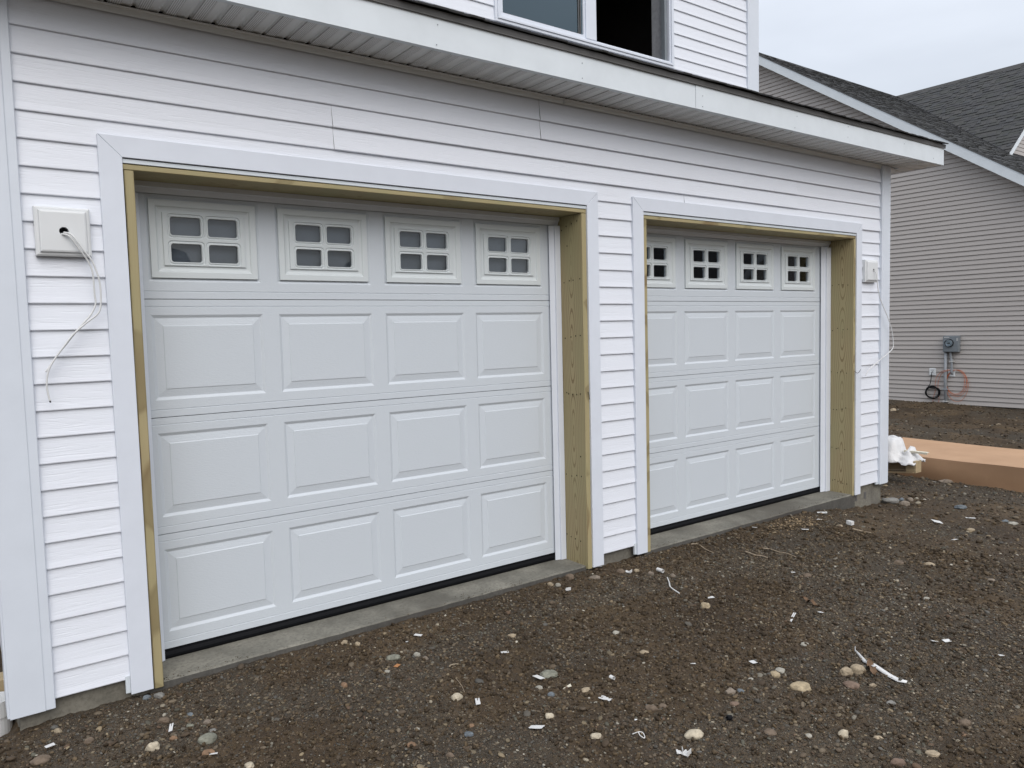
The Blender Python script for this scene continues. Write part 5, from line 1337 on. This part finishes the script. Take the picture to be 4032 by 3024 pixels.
g7, k7 = scatter('dirt_clods', 34000, .008, .042, (4.2, 16.9, -2.8, 5.6), 66, -.2, 'clod', dirtp, dw, (.5, .9))
for g_, l_ in ((g6, 'crumbs of damp brown earth in the near dirt'), (g7, 'earth clods on the far dirt')): g_['label'] = l_; g_['category'] = 'earth'
for g_, l_ in ((g1, 'fine gravel in the near dirt'), (g2, 'small pebbles scattered over the near dirt'), (g3, 'gravel on the dirt before the right door'), (g4, 'stones and clods on the far rutted dirt'), (g5, 'larger pebbles scattered over the dirt')):
    g_['label'] = l_; g_['category'] = 'gravel'
print('pebbles', k1, k2, k3, k4, k5, k6, k7)

# =================================================================== ACROSS THE STREET (unseen: mirrored in panes, partly added to cut low sky light)
def street_house(x0, x1, y0, y1, eave, ridge, label, wall, zb=-.4):
    q = thing('house', label, 'house', ((x0+x1)/2, (y0+y1)/2, zb), 'unseen, partly added houses across the street')
    xm_ = (x0+x1)/2; yf_ = y1
    MB().prism([(x0, zb-.6), (x1, zb-.6), (x1, eave), (xm_, ridge), (x0, eave)], y0, yf_, 'y').build('wall', M[wall], q)
    for s_ in (1, -1):
        X_ = (lambda v_: v_) if s_ == 1 else (lambda v_: 2*xm_-v_)
        sl_ = (ridge-eave)/(xm_-x0)
        MB().prism([(X_(x0-.4), eave-.4*sl_), (X_(xm_), ridge), (X_(xm_), ridge+.16), (X_(x0-.4), eave-.4*sl_+.16)], y0-.3, yf_+.30, 'y').build('roof', M['shingle'], q)
        MB().prism([(X_(x0-.4), eave-.4*sl_-.12), (X_(xm_), ridge-.12), (X_(xm_), ridge+.14), (X_(x0-.4), eave-.4*sl_+.14)], yf_+.301, yf_+.33, 'y').build('rake_board', M['fascia'], q)
    for (wx, wz) in ((xm_-2.2, 1.2), (xm_+1.4, 1.2), (xm_-.5, 4.2)):
        f_ = MB().box(wx-.08, wx+1.08, yf_+.002, yf_+.05, wz-.08, wz+1.38).build('window', M['trim'], q)
        MB().box(wx, wx+1.0, yf_+.051, yf_+.06, wz, wz+1.3).build('pane', M['black'], f_)
    return q
street_house(22.0, 33.0, -24, -13.0, 3.2, 7.8, 'grey gabled house across the street, mirrored in the right garage windows', 'taupe')
street_house(35.5, 47.0, -26, -15.0, 3.2, 7.4, 'dark second gabled house, unseen, added at the far right to cut low sky light', 'metergrey')
street_house(-24.0, -12.0, -25, -14.0, 3.2, 7.6, 'unseen gabled house added behind the camera on the left to cut low sky light', 'taupe')
mleaf = plain('sky_blocking_foliage', (.085, .095, .085), .9, .2, .5, .6, 8, 3)
rnd = random.Random(9); V, F = ICO[1]; mb = MB()
for i in range(520):
    cx_ = rnd.uniform(-75, 95); cy_ = -48+rnd.uniform(-7, 3); r_ = rnd.uniform(1.0, 1.8); cz_ = rnd.uniform(-.5, 5.2+.5*float(vnoise(cx_*.12, 2, 4)))
    mb.add([(cx_+p.x*r_*rnd.uniform(.8, 1.2), cy_+p.y*r_, cz_+p.z*r_*rnd.uniform(.8, 1.15)) for p in V], F)
tl_ = mb.build('sky_blocking_trees', mleaf, None, kind='stuff', fixn=False); tl_['label'] = 'unseen dark trees added far behind the camera to cut low sky light'; tl_['category'] = 'trees'  # added trees, out of view: block low sky, darken lower pane reflections
tot = sum(len(o.data.loop_triangles) if False else sum(len(p.vertices)-2 for p in o.data.polygons) for o in bpy.data.objects if o.type == 'MESH' and o.name in ('ground',) or o.type == 'MESH' and o.name.startswith('gravel'))
print('ground+gravel tris', tot)
